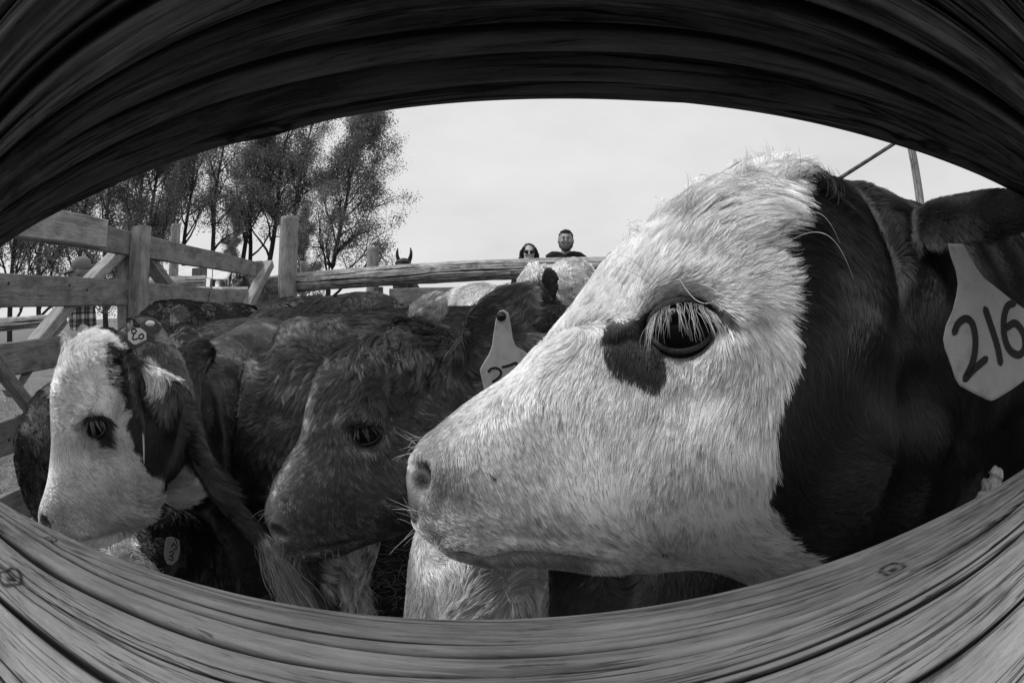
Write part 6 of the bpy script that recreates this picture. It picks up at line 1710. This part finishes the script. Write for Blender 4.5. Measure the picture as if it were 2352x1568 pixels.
CAPM = mat('cap_cloth', .16, .9, .1)
d_ = ray(200, 600); d_ = d_ / np.hypot(d_[0], d_[1]); q = d_ * 4.0
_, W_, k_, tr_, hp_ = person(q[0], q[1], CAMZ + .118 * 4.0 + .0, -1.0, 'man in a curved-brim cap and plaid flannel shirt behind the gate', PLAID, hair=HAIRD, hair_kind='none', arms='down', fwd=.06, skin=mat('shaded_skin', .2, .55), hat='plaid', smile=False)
cap(_, hp_, k_, tr_, CAPM)
# child with pale cap behind the gate's end brace
d_ = ray(590, 640); d_ = d_ / np.hypot(d_[0], d_[1]); q = d_ * 4.7
_, W_, k_, tr_, hp_ = person(q[0], q[1], CAMZ + .098 * 4.7, -.35, 'child with long hair and pale cap peering past the gate\'s end brace', mat('grey_cloth', .12, .9), hair=HAIRD, hair_kind='long', skin=mat('child_skin', .36, .5), build_=.8, smile=False)
cap(_, hp_, k_, tr_, mat('pale_cap', .6, .8))
# person under the white cowboy hat
d_ = ray(497, 660); d_ = d_ / np.hypot(d_[0], d_[1]); q = d_ * 5.0
zt = CAMZ + .045 * 5.0
_, W_, k_, tr_, hp_ = person(q[0], q[1], zt + .02, .2, 'person under a white cowboy hat behind the gate', mat('mid_cloth', .2, .9), hair=HAIRD, build_=.9, smile=False)
rings = []
for z, rx, ry in ((.035,.078,.098),(.06,.080,.10),(.09,.077,.096),(.125,.070,.088),(.135,.060,.076),(.128,.035,.05)):
    a_ = np.linspace(0, 2*np.pi, 32, endpoint=False); rings.append(hp_(np.stack([np.cos(a_) * rx * 1.12, np.sin(a_) * ry * 1.1 + .01, z + .010 * np.abs(np.sin(a_)) * (z > .1) + 0 * a_], -1)))
V, F = tr_(loft(rings)); HATM = mat('hat_felt', .78, .8, .1); hat_ = mesh_obj('cowboy_hat', V, F, HATM, _)
rings = []
a_ = np.linspace(0, 2*np.pi, 48, endpoint=False)
for s, dz in ((0, 0), (.5, -.004), (1, .0), (1, -.006), (.5, -.010), (0, -.008)):
    w = 1 + s * .72
    rings.append(hp_(np.stack([np.cos(a_) * .088 * w, np.sin(a_) * .11 * w + .01, .036 + dz + s * .035 * np.cos(a_) ** 2 - s * .012 * np.sin(a_) ** 2], -1)))
V, F = tr_(loft(rings, False)); mesh_obj('hat_brim', V, F, HATM, hat_)

# horses
HORSE = mat('black_horsehair', .014, .6, .3, lambda t, b: bump(t, b, noise(t, obj_vec(t), 60, 5), .6, .01))
STRAP = mat('bridle_leather', .035, .5, .4)
def horse(px, py, dist, label, yaw=0., head=True, ztop=None, shade=HORSE):
    """facing the camera: ears, poll and forehead above the rail, neck, trunk and legs behind"""
    q = at(px, py, dist)
    root = empty('horse', (q[0], q[1], 0), label, 'horse', 'horses tied outside the pen')
    ca, sa = math.cos(yaw), math.sin(yaw)
    def Wp(P): P = np.asarray(P, float); return np.stack([q[0] + P[..., 0] * ca - P[..., 1] * sa, q[1] + P[..., 0] * sa + P[..., 1] * ca, q[2] + P[..., 2]], -1)
    def tr(VF): return Wp(np.asarray(VF[0])), VF[1]
    z = -q[2]
    parts = [tube([(0, .06, -.05), (0, -.02, -.10), (0, -.12, -.24), (0, -.20, -.42), (0, -.24, -.54)], [(.075,.085),(.105,.10),(.10,.11),(.07,.085),(.06,.06)], k=22, n=22),
             tube([(0, .05, -.12), (0, .3, -.30), (0, .6, -.50), (0, .8, -.58)], [(.075,.12),(.09,.17),(.15,.24),(.22,.30)], k=22, n=18),
             tube([(0, .6, -.60), (0, .9, -.62), (0, 1.4, -.64), (0, 1.9, -.56), (0, 2.05, -.52)], [(.18,.26),(.25,.31),(.28,.32),(.26,.29),(.14,.18)], k=26, n=22)]
    for s in (1, -1):
        parts.append(tube([(s*.062, .03, -.02), (s*.085, .02, .06), (s*.082, .02, .125), (s*.072, .02, .165)], [(.030,.024),(.033,.022),(.020,.014),(.004,.004)], k=12, n=16))
        for y in (.75, 1.85): parts.append(tube([(s*.15, y, -.65), (s*.15, y - .02, -1.0), (s*.15, y, z + .45), (s*.15, y, z + .12), (s*.15, y - .03, z + .005)], [(.09,.11),(.07,.08),(.042,.045),(.035,.035),(.055,.06)], k=14, n=20))
    V, F = fuse([tr(p) for p in parts], .012, 4)
    mesh_obj('body', V, F, shade, root)
    V, F = tr(tube([(-.098, .0, -.065), (-.07, -.07, -.03), (0, -.10, -.025), (.07, -.07, -.03), (.098, .0, -.065)], [(.006, .014)] * 5, k=8, n=20)); mesh_obj('brow_band', V, F, STRAP, root)
    r = np.random.default_rng(3); n = 900
    y = r.uniform(-.02, .75, n); b = np.stack([r.normal(size=n) * .015, y, np.interp(y, [0, .3, .6, .8], [.02, -.13, -.27, -.30])], -1)
    s = np.linspace(0, 1, 6)[None, :, None]
    d = np.stack([np.full(n, .6), r.normal(size=n) * .2, np.full(n, .2)], -1)
    pts = b[:, None] + d[:, None] * s * .1 + np.array([0, 0, -.22]) * s ** 2 * r.uniform(.6, 1.2, n)[:, None, None]
    hair_obj('mane', Wp(pts), np.full(n, .0015), np.full(n, .012), root)
    return root
horse(927, 597, 5.6, 'black horse facing the pen, ears pricked above the long log rail')
horse(560, 640, 7.4, 'black horse standing behind the gate between the white hat and the child', yaw=-1.3)

# white canvas awning far behind the gate
tent = empty('canvas_awning', tuple(at(460, 700, 11) * [1, 1, 0]), 'low white canvas awning with a dark vent behind the gate', 'awning')
c = [at(395, 632, 11.5), at(400, 612, 13), at(545, 606, 12.2), at(520, 640, 11.0)]
CANV = mat('white_canvas', .62, .8, .1, lambda t, b: bump(t, b, noise(t, obj_vec(t), 3, 4), 1, .1))
def sheet(c, m, name, parent, n=14, sag=.05, th=.02):
    u, v = np.meshgrid(np.linspace(0, 1, n), np.linspace(0, 1, n), indexing='ij'); u, v = u[..., None], v[..., None]
    P = c[0] * (1-u) * (1-v) + c[1] * (1-u) * v + c[2] * u * v + c[3] * u * (1-v)
    P = P - np.array([0, 0, 1.]) * (np.sin(u * np.pi) * np.sin(v * np.pi) * sag) + np.array([0, 0, 1]) * (SN(8, 4)(P.reshape(-1, 3)).reshape(n, n, 1) * .012)
    Q = P - np.array([0, 0, th]); V = np.vstack([P.reshape(-1, 3), Q.reshape(-1, 3)]); F = []
    for i in range(n-1):
        for j in range(n-1):
            a = i*n+j; F.append((a, a+n, a+n+1, a+1)); F.append((a+n*n+1, a+n*n+n+1, a+n*n+n, a+n*n))
    for k in range(n-1):
        for (a, b) in ((k, k+1), ((n-1)*n+k+1, (n-1)*n+k), ((k+1)*n, k*n), (k*n+n-1, (k+1)*n+n-1)): F.append((a, b, b+n*n, a+n*n))
    return mesh_obj(name, V, F, m, parent)
sheet(c, CANV, 'canvas_roof', tent, sag=.12)
for k, q in enumerate(c):
    V, F = tube([(q[0], q[1], 0), (q[0], q[1], q[2] - .02)], [.03, .03], k=10); mesh_obj('pole', V, F, POSTW if False else mat_bolt, tent)
q = at(458, 626, 11.2); beam('vent', q - [.22, 0, 0], q + [.22, 0, 0], .06, .22, RAILDARK, tent)
# rag on a gate board beside the left calf's poll
q = G(172, 775, .05)
V, F = fuse([ball(q + [0, 0, .0], (.05, .05, .03)), ball(q + [.02, .05, .02], (.04, .04, .035)), ball(q + [-.01, -.05, -.01], (.035, .045, .03)), tube([q, q + [.03, .0, -.10]], [.04, .02], k=12, n=5)], .006, 2)
N = vnormals(V, F); V = V + N * (SN(88, 45)(V) * .006)[:, None]
tag(mesh_obj('rag', V, F, mat('pale_rag', .42, .9, .1)), 'crumpled pale rag lying on the gate board beside the left calf\'s poll', 'rag')
# broken knot standing proud of the near rail
q = at(2278, 1118, .30)
V, F = fuse([tube([q + [.0, .0, -.03], q, q + [.004, .0, .010]], [(.011,.009), (.009,.008), (.004,.003)], k=10, n=8), tube([q + [-.008, 0, -.02], q + [-.012, 0, .0]], [.005, .003], k=8, n=4)], .0012, 1)
N = vnormals(V, F); V = V + N * (SN(89, 400)(V) * .0007)[:, None]
SPL = mesh_obj('wood_splinter', V, F, RAILWOOD, None, attrs=wood_attrs(V, q, np.array([0, 0, 1.]), 4)); tag(SPL, 'broken knot of wood sticking up from the near rail at the right', 'splinter')
